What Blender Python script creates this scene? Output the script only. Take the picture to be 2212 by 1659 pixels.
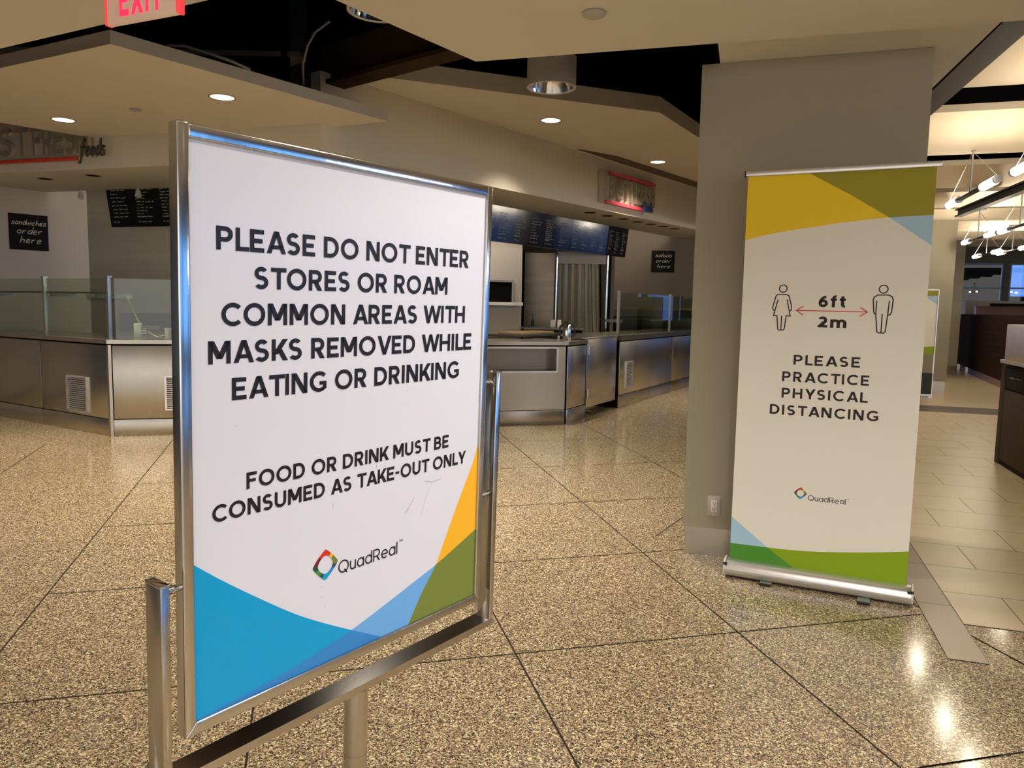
import bpy, bmesh, math, random
from mathutils import Matrix, Vector

# ------------------------------------------------------------------ scene reset
for o in list(bpy.data.objects):
    bpy.data.objects.remove(o, do_unlink=True)
sc = bpy.context.scene
COL = sc.collection
random.seed(7)
PI = math.pi

# ------------------------------------------------------------------ camera
F_PX, PITCH, ROLL, EYE = 1636.86, 0.1031, -0.018178, 1.39
IMG_W, IMG_H = 2212.0, 1659.0
CX, CY = 1106.0, 829.5
_f = Vector((0, math.cos(PITCH), -math.sin(PITCH)))
_r0 = Vector((1, 0, 0))
_d0 = _f.cross(_r0)
_r = _r0 * math.cos(ROLL) + _d0 * math.sin(ROLL)
_d = -_r0 * math.sin(ROLL) + _d0 * math.cos(ROLL)
cam_data = bpy.data.cameras.new('camera')
cam_data.sensor_fit = 'HORIZONTAL'
cam_data.sensor_width = 36.0
cam_data.lens = 36.0 * F_PX / IMG_W
cam_data.clip_start = 0.05
cam_data.clip_end = 200
cam = bpy.data.objects.new('camera', cam_data)
COL.objects.link(cam)
rot = Matrix((_r, -_d, -_f)).transposed()
cam.matrix_world = Matrix.Translation((0, 0, EYE)) @ rot.to_4x4()
sc.camera = cam

# ------------------------------------------------------------------ view, world
sc.view_settings.view_transform = 'Standard'
sc.view_settings.look = 'None'
sc.view_settings.gamma = 1.0
sc.view_settings.exposure = 0.62
sc.view_settings.use_curve_mapping = False
sc.cycles.use_denoising = True
sc.cycles.max_bounces = 8
sc.cycles.diffuse_bounces = 4
sc.cycles.glossy_bounces = 4
sc.cycles.transparent_max_bounces = 12
sc.cycles.sample_clamp_indirect = 4.0
sc.cycles.caustics_reflective = False
sc.cycles.caustics_refractive = False

# what lies outside the modelled hall: deep blue evening sky beyond the far windows, paler daylight
# through the street side on the right, the warm lit concourse behind and to the left
SKY_FAR = (0.10, 0.24, 0.62)
SKY_SIDE = (0.26, 0.72, 1.55)
HALL_WARM = (1.00, 0.97, 0.93)
world = bpy.data.worlds.new('world')
sc.world = world
world.use_nodes = True
nt = world.node_tree
nt.nodes.clear()
w_out = nt.nodes.new('ShaderNodeOutputWorld')
w_bg = nt.nodes.new('ShaderNodeBackground')
w_tc = nt.nodes.new('ShaderNodeTexCoord')
def w_lobe(direction, lo, hi):
    d = nt.nodes.new('ShaderNodeVectorMath'); d.operation = 'DOT_PRODUCT'
    d.inputs[1].default_value = direction
    m = nt.nodes.new('ShaderNodeMapRange')
    m.inputs['From Min'].default_value = lo; m.inputs['From Max'].default_value = hi
    nt.links.new(w_tc.outputs['Generated'], d.inputs[0])
    nt.links.new(d.outputs['Value'], m.inputs['Value'])
    return m.outputs['Result']
def w_mix(fac, a, b):
    m = nt.nodes.new('ShaderNodeMix'); m.data_type = 'RGBA'
    nt.links.new(fac, m.inputs[0])
    if isinstance(a, tuple): m.inputs[6].default_value = (*a, 1)
    else: nt.links.new(a, m.inputs[6])
    m.inputs[7].default_value = (*b, 1)
    return m.outputs[2]
w_c = w_mix(w_lobe((0.985, -0.17, 0.0), 0.80, 0.90), HALL_WARM, SKY_SIDE)
w_c = w_mix(w_lobe((0.60, 0.80, 0.0), 0.70, 0.80), w_c, SKY_FAR)
nt.links.new(w_c, w_bg.inputs[0])
nt.links.new(w_bg.outputs[0], w_out.inputs[0])

# ------------------------------------------------------------------ measuring helpers
def ray(u, v):
    return _r * ((u - CX) / F_PX) + _d * ((v - CY) / F_PX) + _f

def at(u, v, z=0.0):
    d = ray(u, v)
    t = (z - EYE) / d.z
    return Vector((0, 0, EYE)) + d * t

def onplane(u, v, p, n):
    d = ray(u, v)
    c = Vector((0, 0, EYE))
    return c + d * ((Vector(p) - c).dot(n) / d.dot(n))

def frame(p, dx, dy, z=0.0):
    """local frame of an upright thing: x to the right along (dx,dy), y away from the viewer, z up"""
    x = Vector((dx, dy, 0)).normalized()
    y = Vector((-x.y, x.x, 0))
    m = Matrix.Identity(4)
    for i in range(3):
        m[i][0], m[i][1], m[i][2] = x[i], y[i], (0, 0, 1)[i]
    m.translation = Vector((p[0], p[1], z))
    return m

def loc(m, u, v, y=0.0):
    """(x, z) in frame m of what pixel (u, v) shows on the frame's plane at depth y"""
    n = m.to_3x3() @ Vector((0, 1, 0))
    q = m.inverted() @ onplane(u, v, m @ Vector((0, y, 0)), n)
    return q.x, q.z

# ------------------------------------------------------------------ materials
def lin(c):
    return tuple((x / 12.92) if x <= 0.04045 else ((x + 0.055) / 1.055) ** 2.4 for x in c)

def rgb(r, g, b):
    return lin((r / 255.0, g / 255.0, b / 255.0))

def mat(name, col, rough=0.5, metal=0.0, spec=0.5, emit=None, estr=0.0, coat=0.0, bump=None, vary=None, aniso=0.0):
    m = bpy.data.materials.new(name)
    m.use_nodes = True
    t = m.node_tree
    b = t.nodes['Principled BSDF']
    b.inputs['Base Color'].default_value = (*col, 1)
    b.inputs['Roughness'].default_value = rough
    b.inputs['Metallic'].default_value = metal
    b.inputs['Specular IOR Level'].default_value = spec
    b.inputs['Coat Weight'].default_value = coat
    b.inputs['Anisotropic'].default_value = aniso
    if emit:
        b.inputs['Emission Color'].default_value = (*emit, 1)
        b.inputs['Emission Strength'].default_value = estr
    if bump or vary:
        tc = t.nodes.new('ShaderNodeTexCoord')
    if vary:     # (scale, amount): a faint mottling of the paint or metal
        n = t.nodes.new('ShaderNodeTexNoise')
        n.inputs['Scale'].default_value = vary[0]
        n.inputs['Detail'].default_value = 4
        mp = t.nodes.new('ShaderNodeMapping')
        mp.inputs['Scale'].default_value = vary[2] if len(vary) > 2 else (1, 1, 1)
        t.links.new(tc.outputs['Object'], mp.inputs[0])
        t.links.new(mp.outputs[0], n.inputs['Vector'])
        r = t.nodes.new('ShaderNodeValToRGB')
        r.color_ramp.elements[0].position, r.color_ramp.elements[1].position = 0.3, 0.7
        r.color_ramp.elements[0].color = (*[c * (1 - vary[1]) for c in col], 1)
        r.color_ramp.elements[1].color = (*[min(1, c * (1 + vary[1])) for c in col], 1)
        t.links.new(n.outputs['Fac'], r.inputs[0])
        t.links.new(r.outputs[0], b.inputs['Base Color'])
    if bump:     # (scale, strength, stretch)
        n2 = t.nodes.new('ShaderNodeTexNoise')
        n2.inputs['Scale'].default_value = bump[0]
        n2.inputs['Detail'].default_value = 3
        mp2 = t.nodes.new('ShaderNodeMapping')
        mp2.inputs['Scale'].default_value = bump[2] if len(bump) > 2 else (1, 1, 1)
        t.links.new(tc.outputs['Object'], mp2.inputs[0])
        t.links.new(mp2.outputs[0], n2.inputs['Vector'])
        bn = t.nodes.new('ShaderNodeBump')
        bn.inputs['Strength'].default_value = bump[1]
        bn.inputs['Distance'].default_value = 0.01
        t.links.new(n2.outputs['Fac'], bn.inputs['Height'])
        t.links.new(bn.outputs[0], b.inputs['Normal'])
    return m

def emis(name, col, s):
    m = bpy.data.materials.new(name)
    m.use_nodes = True
    t = m.node_tree
    t.nodes.clear()
    o = t.nodes.new('ShaderNodeOutputMaterial')
    e = t.nodes.new('ShaderNodeEmission')
    e.inputs[0].default_value = (*col, 1)
    e.inputs[1].default_value = s
    t.links.new(e.outputs[0], o.inputs[0])
    return m

def glass(name, tint=(0.86, 0.93, 0.88), refl=0.05):
    """thin pane: mostly see-through with a mirror sheen that grows at grazing angles"""
    m = bpy.data.materials.new(name)
    m.use_nodes = True
    t = m.node_tree
    t.nodes.clear()
    o = t.nodes.new('ShaderNodeOutputMaterial')
    tr = t.nodes.new('ShaderNodeBsdfTransparent'); tr.inputs[0].default_value = (*tint, 1)
    gl = t.nodes.new('ShaderNodeBsdfGlossy'); gl.inputs['Roughness'].default_value = 0.01
    fr = t.nodes.new('ShaderNodeFresnel'); fr.inputs[0].default_value = 1.45
    ad = t.nodes.new('ShaderNodeMath'); ad.operation = 'ADD'; ad.inputs[1].default_value = refl
    mx = t.nodes.new('ShaderNodeMixShader')
    ge = t.nodes.new('ShaderNodeNewGeometry')
    iv = t.nodes.new('ShaderNodeMath'); iv.operation = 'SUBTRACT'; iv.inputs[0].default_value = 1.0
    ml = t.nodes.new('ShaderNodeMath'); ml.operation = 'MULTIPLY'
    t.links.new(fr.outputs[0], ad.inputs[0])
    t.links.new(ge.outputs['Backfacing'], iv.inputs[1])
    t.links.new(ad.outputs[0], ml.inputs[0]); t.links.new(iv.outputs[0], ml.inputs[1])
    t.links.new(ml.outputs[0], mx.inputs[0])
    t.links.new(tr.outputs[0], mx.inputs[1])
    t.links.new(gl.outputs[0], mx.inputs[2])
    t.links.new(mx.outputs[0], o.inputs[0])
    return m

def granite():
    m = bpy.data.materials.new('speckled_granite')
    m.use_nodes = True
    t = m.node_tree
    b = t.nodes['Principled BSDF']
    tc = t.nodes.new('ShaderNodeTexCoord')
    n0 = t.nodes.new('ShaderNodeTexNoise'); n0.inputs['Scale'].default_value = 90; n0.inputs['Detail'].default_value = 2
    t.links.new(tc.outputs['Object'], n0.inputs['Vector'])
    mixv = t.nodes.new('ShaderNodeMix'); mixv.data_type = 'VECTOR'; mixv.inputs[0].default_value = 0.012
    t.links.new(tc.outputs['Object'], mixv.inputs[4]); t.links.new(n0.outputs['Color'], mixv.inputs[5])
    def cells(scale):
        v = t.nodes.new('ShaderNodeTexVoronoi'); v.inputs['Scale'].default_value = scale
        t.links.new(mixv.outputs[1], v.inputs['Vector'])
        s = t.nodes.new('ShaderNodeSeparateColor'); t.links.new(v.outputs['Color'], s.inputs[0])
        return s.outputs[0]
    r1 = t.nodes.new('ShaderNodeValToRGB'); r1.color_ramp.interpolation = 'CONSTANT'
    el = r1.color_ramp.elements
    el[0].position, el[0].color = 0.0, (*rgb(86, 76, 64), 1)
    el[1].position, el[1].color = 0.16, (*rgb(140, 124, 102), 1)
    for p, c in ((0.40, (170, 144, 123)), (0.58, (196, 180, 145)), (0.80, (230, 219, 184)), (0.93, (150, 118, 100))):
        e = el.new(p); e.color = (*rgb(*c), 1)
    t.links.new(cells(185), r1.inputs[0])
    r2 = t.nodes.new('ShaderNodeValToRGB'); r2.color_ramp.interpolation = 'CONSTANT'
    e2 = r2.color_ramp.elements
    e2[0].position, e2[0].color = 0.0, (0, 0, 0, 1)
    e2[1].position, e2[1].color = 0.82, (1, 1, 1, 1)
    t.links.new(cells(290), r2.inputs[0])
    mx = t.nodes.new('ShaderNodeMix'); mx.data_type = 'RGBA'
    t.links.new(r2.outputs[0], mx.inputs[0]); t.links.new(r1.outputs[0], mx.inputs[6])
    mx.inputs[7].default_value = (*rgb(48, 43, 38), 1)
    # slow change of tone from slab to slab
    n3 = t.nodes.new('ShaderNodeTexNoise'); n3.inputs['Scale'].default_value = 0.7; n3.inputs['Detail'].default_value = 2
    t.links.new(tc.outputs['Object'], n3.inputs['Vector'])
    r3 = t.nodes.new('ShaderNodeValToRGB')
    r3.color_ramp.elements[0].color = (0.80, 0.78, 0.72, 1); r3.color_ramp.elements[1].color = (1.0, 0.97, 0.93, 1)
    t.links.new(n3.outputs['Fac'], r3.inputs[0])
    mu = t.nodes.new('ShaderNodeMix'); mu.data_type = 'RGBA'; mu.blend_type = 'MULTIPLY'; mu.inputs[0].default_value = 1
    t.links.new(mx.outputs[2], mu.inputs[6]); t.links.new(r3.outputs[0], mu.inputs[7])
    t.links.new(mu.outputs[2], b.inputs['Base Color'])
    b.inputs['Roughness'].default_value = 0.13
    b.inputs['Specular IOR Level'].default_value = 0.55
    return m

M = {}
M['granite'] = granite()
M['grout'] = mat('dark_grout', rgb(40, 33, 24), 0.8, spec=0.2)
M['beige_tile'] = mat('beige_porcelain', rgb(206, 187, 154), 0.32, vary=(3.0, 0.05))
M['taupe_tile'] = mat('taupe_porcelain', rgb(152, 134, 114), 0.3, vary=(3.0, 0.05))
M['tile_grout'] = mat('brown_grout', rgb(92, 78, 60), 0.8)
M['dark_strip'] = mat('dark_floor_strip', rgb(92, 80, 70), 0.3)
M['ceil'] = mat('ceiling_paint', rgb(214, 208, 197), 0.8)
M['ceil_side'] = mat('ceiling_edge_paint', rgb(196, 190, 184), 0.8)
M['header'] = mat('bulkhead_paint', rgb(212, 204, 191), 0.75)
M['pillar'] = mat('pillar_paint', rgb(160, 152, 132), 0.6, bump=(300, 0.05))
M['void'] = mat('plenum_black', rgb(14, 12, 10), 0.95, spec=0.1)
M['void_brown'] = mat('plenum_brown_steel', rgb(58, 44, 32), 0.9, spec=0.1)
M['cable'] = mat('grey_cable', rgb(120, 120, 125), 0.5)
M['chrome'] = mat('polished_steel', (0.62, 0.60, 0.57), 0.13, 1.0, bump=(60, 0.02, (1, 1, 0.03)))
M['chrome_side'] = mat('satin_steel', (0.56, 0.52, 0.48), 0.15, 1.0)
M['steel'] = mat('brushed_steel', (0.46, 0.42, 0.36), 0.27, 1.0, vary=(2.0, 0.08), bump=(40, 0.03, (1, 1, 0.05)))
M['steel_dark'] = mat('dark_steel', (0.25, 0.23, 0.21), 0.35, 1.0)
M['alu'] = mat('brushed_aluminium', (0.74, 0.72, 0.72), 0.32, 0.9)
M['alu_dark'] = mat('grey_aluminium', rgb(128, 132, 122), 0.45, 0.3)
M['black'] = mat('black_plastic', rgb(22, 20, 18), 0.4)
M['gap'] = mat('shadow_gap', rgb(14, 11, 8), 0.9, spec=0.1)
M['slot'] = mat('ceiling_slot', rgb(96, 82, 66), 0.8)
M['steel_panel'] = mat('dull_steel_panel', (0.42, 0.37, 0.31), 0.5, 1.0, vary=(3.0, 0.12, (0.3, 0.3, 3)))
M['board'] = mat('chalkboard_black', rgb(15, 14, 13), 0.65, spec=0.2)
M['menu_blue_reflect'] = mat('menu_black_blue_reflection', rgb(16, 24, 44), 0.12, spec=0.7)  # black board with the blue window reflection mixed into its base colour
M['chalk'] = mat('chalk_white', rgb(200, 196, 186), 0.9)
M['chalk_dim'] = mat('chalk_dim', rgb(165, 162, 152), 0.9)
M['white_tile'] = mat('white_wall_tile', rgb(186, 176, 162), 0.4, vary=(1.5, 0.05))
M['grey_tile'] = mat('grey_wall_tile', rgb(128, 120, 104), 0.45, vary=(1.2, 0.1, (0.4, 0.4, 4)))
M['wall_grey'] = mat('kitchen_wall_grey', rgb(122, 110, 94), 0.6)
M['poster_white'] = mat('poster_white', rgb(217, 218, 231), 0.20, spec=0.35)
M['p_cyan'] = mat('poster_cyan', rgb(0, 156, 214), 0.20, spec=0.35)
M['p_blue'] = mat('poster_deep_blue', rgb(50, 132, 206), 0.20, spec=0.35)
M['p_light'] = mat('poster_light_blue', rgb(106, 168, 230), 0.20, spec=0.35)
M['p_yellow'] = mat('poster_yellow', rgb(240, 178, 46), 0.20, spec=0.35)
M['p_olive'] = mat('poster_olive', rgb(116, 130, 62), 0.20, spec=0.35)
M['ink'] = mat('printed_black', rgb(36, 32, 33), 0.30, spec=0.35)
M['ink_soft'] = mat('banner_black', rgb(30, 24, 20), 0.6)
M['red'] = mat('printed_red', rgb(208, 52, 34), 0.4)
M['l_red'] = mat('logo_red', rgb(206, 52, 38), 0.3)
M['l_maroon'] = mat('logo_maroon', rgb(110, 28, 40), 0.3)
M['l_green'] = mat('logo_green', rgb(66, 140, 60), 0.3)
M['l_dgreen'] = mat('logo_dark_green', rgb(24, 84, 60), 0.3)
M['l_navy'] = mat('logo_navy', rgb(44, 66, 110), 0.3)
M['b_white'] = mat('banner_white', rgb(240, 236, 228), 0.5, bump=(500, 0.04))
M['b_yellow'] = mat('banner_yellow', rgb(246, 210, 0), 0.5)
M['b_olive'] = mat('banner_olive', rgb(156, 148, 0), 0.5)
M['b_blue'] = mat('banner_light_blue', rgb(168, 210, 236), 0.5)
M['b_green'] = mat('banner_green', rgb(140, 172, 0), 0.5)
M['b_dgreen'] = mat('banner_dark_green', rgb(78, 148, 44), 0.5)
M['plastic'] = mat('ivory_plastic', rgb(176, 170, 158), 0.4)
M['plastic_white'] = mat('white_plastic', rgb(214, 208, 196), 0.4)
M['exit_face'] = mat('exit_face', rgb(214, 196, 176), 0.4, emit=rgb(255, 190, 165), estr=0.12)
M['exit_red'] = emis('exit_red_light', (1.0, 0.02, 0.05), 1.6)
M['exit_edge'] = mat('exit_red_edge', rgb(230, 60, 60), 0.3, emit=(1.0, 0.05, 0.06), estr=0.5)
M['lens'] = emis('downlight_lens', (1.0, 0.90, 0.66), 1.7)
M['trim_white'] = mat('downlight_trim', rgb(150, 128, 98), 0.5)
M['lamp_can'] = mat('grey_lamp_can', rgb(176, 170, 164), 0.55)
M['reflector'] = mat('faceted_reflector', (0.9, 0.88, 0.85), 0.08, 1.0)
M['bulb'] = emis('bulb_glow', (1.0, 0.95, 0.85), 7.0)
M['tube'] = emis('tube_glow', (1.0, 0.86, 0.66), 40.0)
M['panel_cream'] = mat('cream_ceiling_panel', rgb(224, 210, 186), 0.7)
M['beam'] = mat('black_steel_beam', rgb(36, 30, 26), 0.5)
M['glass_g'] = glass('guard_glass', (0.80, 0.86, 0.78), 0.06)
M['glass_w'] = glass('window_glass', (0.92, 0.95, 1.0), 0.03)
M['glass_edge'] = mat('glass_edge_green', rgb(46, 62, 44), 0.2)
M['sign_red'] = mat('orange_red_bar', rgb(206, 66, 24), 0.5)
M['sign_pink'] = mat('pink_red_bar', rgb(206, 72, 92), 0.5)
M['sign_panel'] = mat('grey_sign_panel', rgb(176, 170, 158), 0.4)
M['letter'] = mat('grey_channel_letter', rgb(150, 142, 128), 0.4, 0.3)
M['letter_side'] = mat('pale_letter_return', rgb(190, 180, 160), 0.5)
M['letter_dark'] = mat('dark_script_letter', rgb(64, 60, 52), 0.5)
M['letter_blue'] = mat('blue_script_letter', rgb(52, 70, 120), 0.5)
M['wood_dark'] = mat('dark_wenge', rgb(62, 44, 38), 0.85, spec=0.04, vary=(2.0, 0.25, (0.3, 0.3, 14)))
M['pink_panel'] = mat('rose_brown_panel', rgb(140, 98, 90), 0.3)
M['stone'] = mat('cream_stone', rgb(216, 200, 168), 0.35, vary=(8, 0.06))
M['cab_dark'] = mat('charcoal_cabinet', rgb(58, 52, 48), 0.7, spec=0.08)
M['cab_grey'] = mat('grey_cabinet_door', rgb(98, 88, 78), 0.7, spec=0.1)
M['curtain'] = mat('clear_strip_curtain', rgb(150, 142, 122), 0.25, vary=(3, 0.12, (6, 6, 0.4)))
M['mullion'] = mat('daylit_mullion', rgb(150, 176, 214), 0.4)  # pale blue puts the daylight on the metal into its colour
M['mullion_dark'] = mat('dark_mullion', rgb(26, 24, 24), 0.4)
M['night'] = mat('dark_building', rgb(14, 15, 18), 0.8, spec=0.1)
M['cream'] = mat('cream_laminate', rgb(226, 208, 184), 0.5)
M['cord'] = mat('cream_cord', rgb(206, 196, 150), 0.5)
M['wood_tray'] = mat('tan_board', rgb(150, 124, 88), 0.5)

# ------------------------------------------------------------------ a plain geometric sans drawn from bars, slants and bows
def glyph(ch, t):
    """polygons of one letter (capital height 1, stroke t) and its width"""
    P = []
    def R(x0, z0, x1, z1): P.append([(x0, z0), (x1, z0), (x1, z1), (x0, z1)])
    def G(xa, za, xb, zb, w): P.append([(xa - w / 2, za), (xa + w / 2, za), (xb + w / 2, zb), (xb - w / 2, zb)])
    def A(cx, cz, rx, rz, a0, a1, n=None):
        n = n or max(6, int(abs(a1 - a0) / 10))
        for i in range(n):
            u, v = math.radians(a0 + (a1 - a0) * i / n), math.radians(a0 + (a1 - a0) * (i + 1) / n)
            P.append([(cx + (rx - t) * math.cos(u), cz + (rz - t) * math.sin(u)), (cx + rx * math.cos(u), cz + rz * math.sin(u)),
                      (cx + rx * math.cos(v), cz + rz * math.sin(v)), (cx + (rx - t) * math.cos(v), cz + (rz - t) * math.sin(v))])
    w = 0.8
    d = t * 1.13
    if ch == 'A': w = .94; G(d / 2, 0, w / 2 - .01, 1, d); G(w - d / 2, 0, w / 2 + .01, 1, d); R(.2, .20, w - .2, .20 + t * .9)
    elif ch == 'B':
        w = .74; R(0, 0, t, 1); R(t, 0, .44, t); R(t, 1 - t, .41, 1); c = .5 - t / 2 + .02; R(t, c, .44, c + t)
        A(.41, (c + 1) / 2, .28, (1 - c) / 2, -90, 90); A(.44, (c + t) / 2, .30, (c + t) / 2, -90, 90)
    elif ch == 'C': w = .88; A(.52, .5, .52, .515, 44, 316)
    elif ch == 'D': w = .84; R(0, 0, t, 1); R(t, 0, .36, t); R(t, 1 - t, .36, 1); A(.36, .5, .48, .5, -90, 90)
    elif ch in 'EF':
        w = .66; R(0, 0, t, 1); R(t, 1 - t, .66, 1); R(t, .5 - t / 2, .59, .5 + t / 2)
        if ch == 'E': R(t, 0, .67, t)
    elif ch == 'G': w = .93; A(.52, .5, .52, .515, 44, 318); R(.93 - t, .14, .93, .52); R(.54, .52 - t * .92, .93 - t, .52)
    elif ch == 'H': w = .82; R(0, 0, t, 1); R(w - t, 0, w, 1); R(t, .5 - t / 2, w - t, .5 + t / 2)
    elif ch == 'I': w = t; R(0, 0, t, 1)
    elif ch == 'K': w = .82; R(0, 0, t, 1); G(t * .9, .30, w - d * .66, 1, d * 1.25); G(w - d * .62, 0, .36, .56, d * 1.2)
    elif ch == 'L': w = .62; R(0, 0, t, 1); R(t, 0, .62, t)
    elif ch == 'M': w = .98; R(0, 0, t, 1); R(w - t, 0, w, 1); G(w / 2, .22, t * .62, 1, d * 1.18); G(w / 2, .22, w - t * .62, 1, d * 1.18)
    elif ch == 'N': w = .84; R(0, 0, t, 1); R(w - t, 0, w, 1); G(w - t * .62, 0, t * .62, 1, d * 1.2)
    elif ch == 'O': w = 1.04; A(.52, .5, .52, .515, 0, 360, 40)
    elif ch == 'Q': w = 1.04; A(.52, .5, .52, .515, 0, 360, 40); G(.86, -.06, .60, .26, d * 1.3)
    elif ch in 'PR':
        w = .72 if ch == 'P' else .76; R(0, 0, t, 1); R(t, 1 - t, .40, 1); R(t, .35, .42, .35 + t * .95); A(.40, .675, .325, .325, -90, 90)
        if ch == 'R': G(w - d * .6, 0, .38, .42, d * 1.2)
    elif ch == 'S': w = .70; c = .41; A(.345, (1.01 + c) / 2, .325, (1.01 - c) / 2, 32, 270); A(.345, (c + t - .01) / 2, .345, (c + t + .01) / 2, -148, 90)
    elif ch == 'T': w = .78; R(0, 1 - t, w, 1); R(w / 2 - t / 2, 0, w / 2 + t / 2, 1 - t)
    elif ch == 'U': R(0, .38, t, 1); R(w - t, .38, w, 1); A(.4, .38, .4, .39, 180, 360)
    elif ch == 'V': w = .92; G(w / 2, 0, d / 2, 1, d); G(w / 2, 0, w - d / 2, 1, d)
    elif ch == 'W': w = 1.34; G(.37, 0, d / 2, 1, d); G(.37, 0, w / 2, 1, d * .9); G(w - .37, 0, w / 2, 1, d * .9); G(w - .37, 0, w - d / 2, 1, d)
    elif ch == 'X': w = .82; G(d / 2, 0, w - d / 2, 1, d * 1.15); G(w - d / 2, 0, d / 2, 1, d * 1.15)
    elif ch == 'Y': w = .86; G(w / 2, .36, d / 2, 1, d * 1.1); G(w / 2, .36, w - d / 2, 1, d * 1.1); R(w / 2 - t / 2, 0, w / 2 + t / 2, .42)
    elif ch == '-': w = .36; R(0, .38, .36, .38 + t * .9)
    elif ch == '6': w = .68; A(.34, .33, .34, .34, 0, 360, 30); A(.66, .36, .66, .66, 103, 178)
    elif ch == '2': w = .66; A(.32, .68, .31, .33, -38, 158); G(.17, t * .6, .49, .56, d * 1.3); R(0, 0, .66, t)
    elif ch == '3': w = .66; c = .44; A(.31, (1 + c) / 2, .29, (1 - c) / 2, -90, 140); A(.31, (c + t) / 2, .33, (c + t) / 2, -140, 90)
    elif ch == 'f': w = .46; R(.10, 0, .10 + t, .76); A(.10 + .25, .76, .25, .27, 66, 180); R(0, .56, .44, .56 + t * .85)
    elif ch == 't': w = .48; R(.10, .24, .10 + t, .95); A(.10 + .25, .24, .25, .25, 180, 292); R(0, .56, .44, .56 + t * .85)
    elif ch == 'm':
        w = 1.10; R(0, 0, t, .75); h = (w - t) / 2
        for k in (0, 1): A(k * h + (h + t) / 2, .45, (h + t) / 2, .31, 0, 180); R((k + 1) * h, 0, (k + 1) * h + t, .45)
    elif ch == 'u': w = .60; R(0, .30, t, .74); R(w - t, 0, w, .74); A(.3, .30, .3, .31, 180, 360)
    elif ch in 'ad': w = .74; A(.37, .37, .37, .38, 0, 360, 30); R(w - t, 0, w, .75 if ch == 'a' else 1.03)
    elif ch == 'e': w = .74; A(.37, .37, .37, .38, 0, 318, 28); R(t * .8, .37 - t / 2, w - t * .3, .37 + t / 2)
    elif ch == 'l': w = t; R(0, 0, t, 1.03)
    else: R(0, 0, t, 1); w = t
    return P, w

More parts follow.
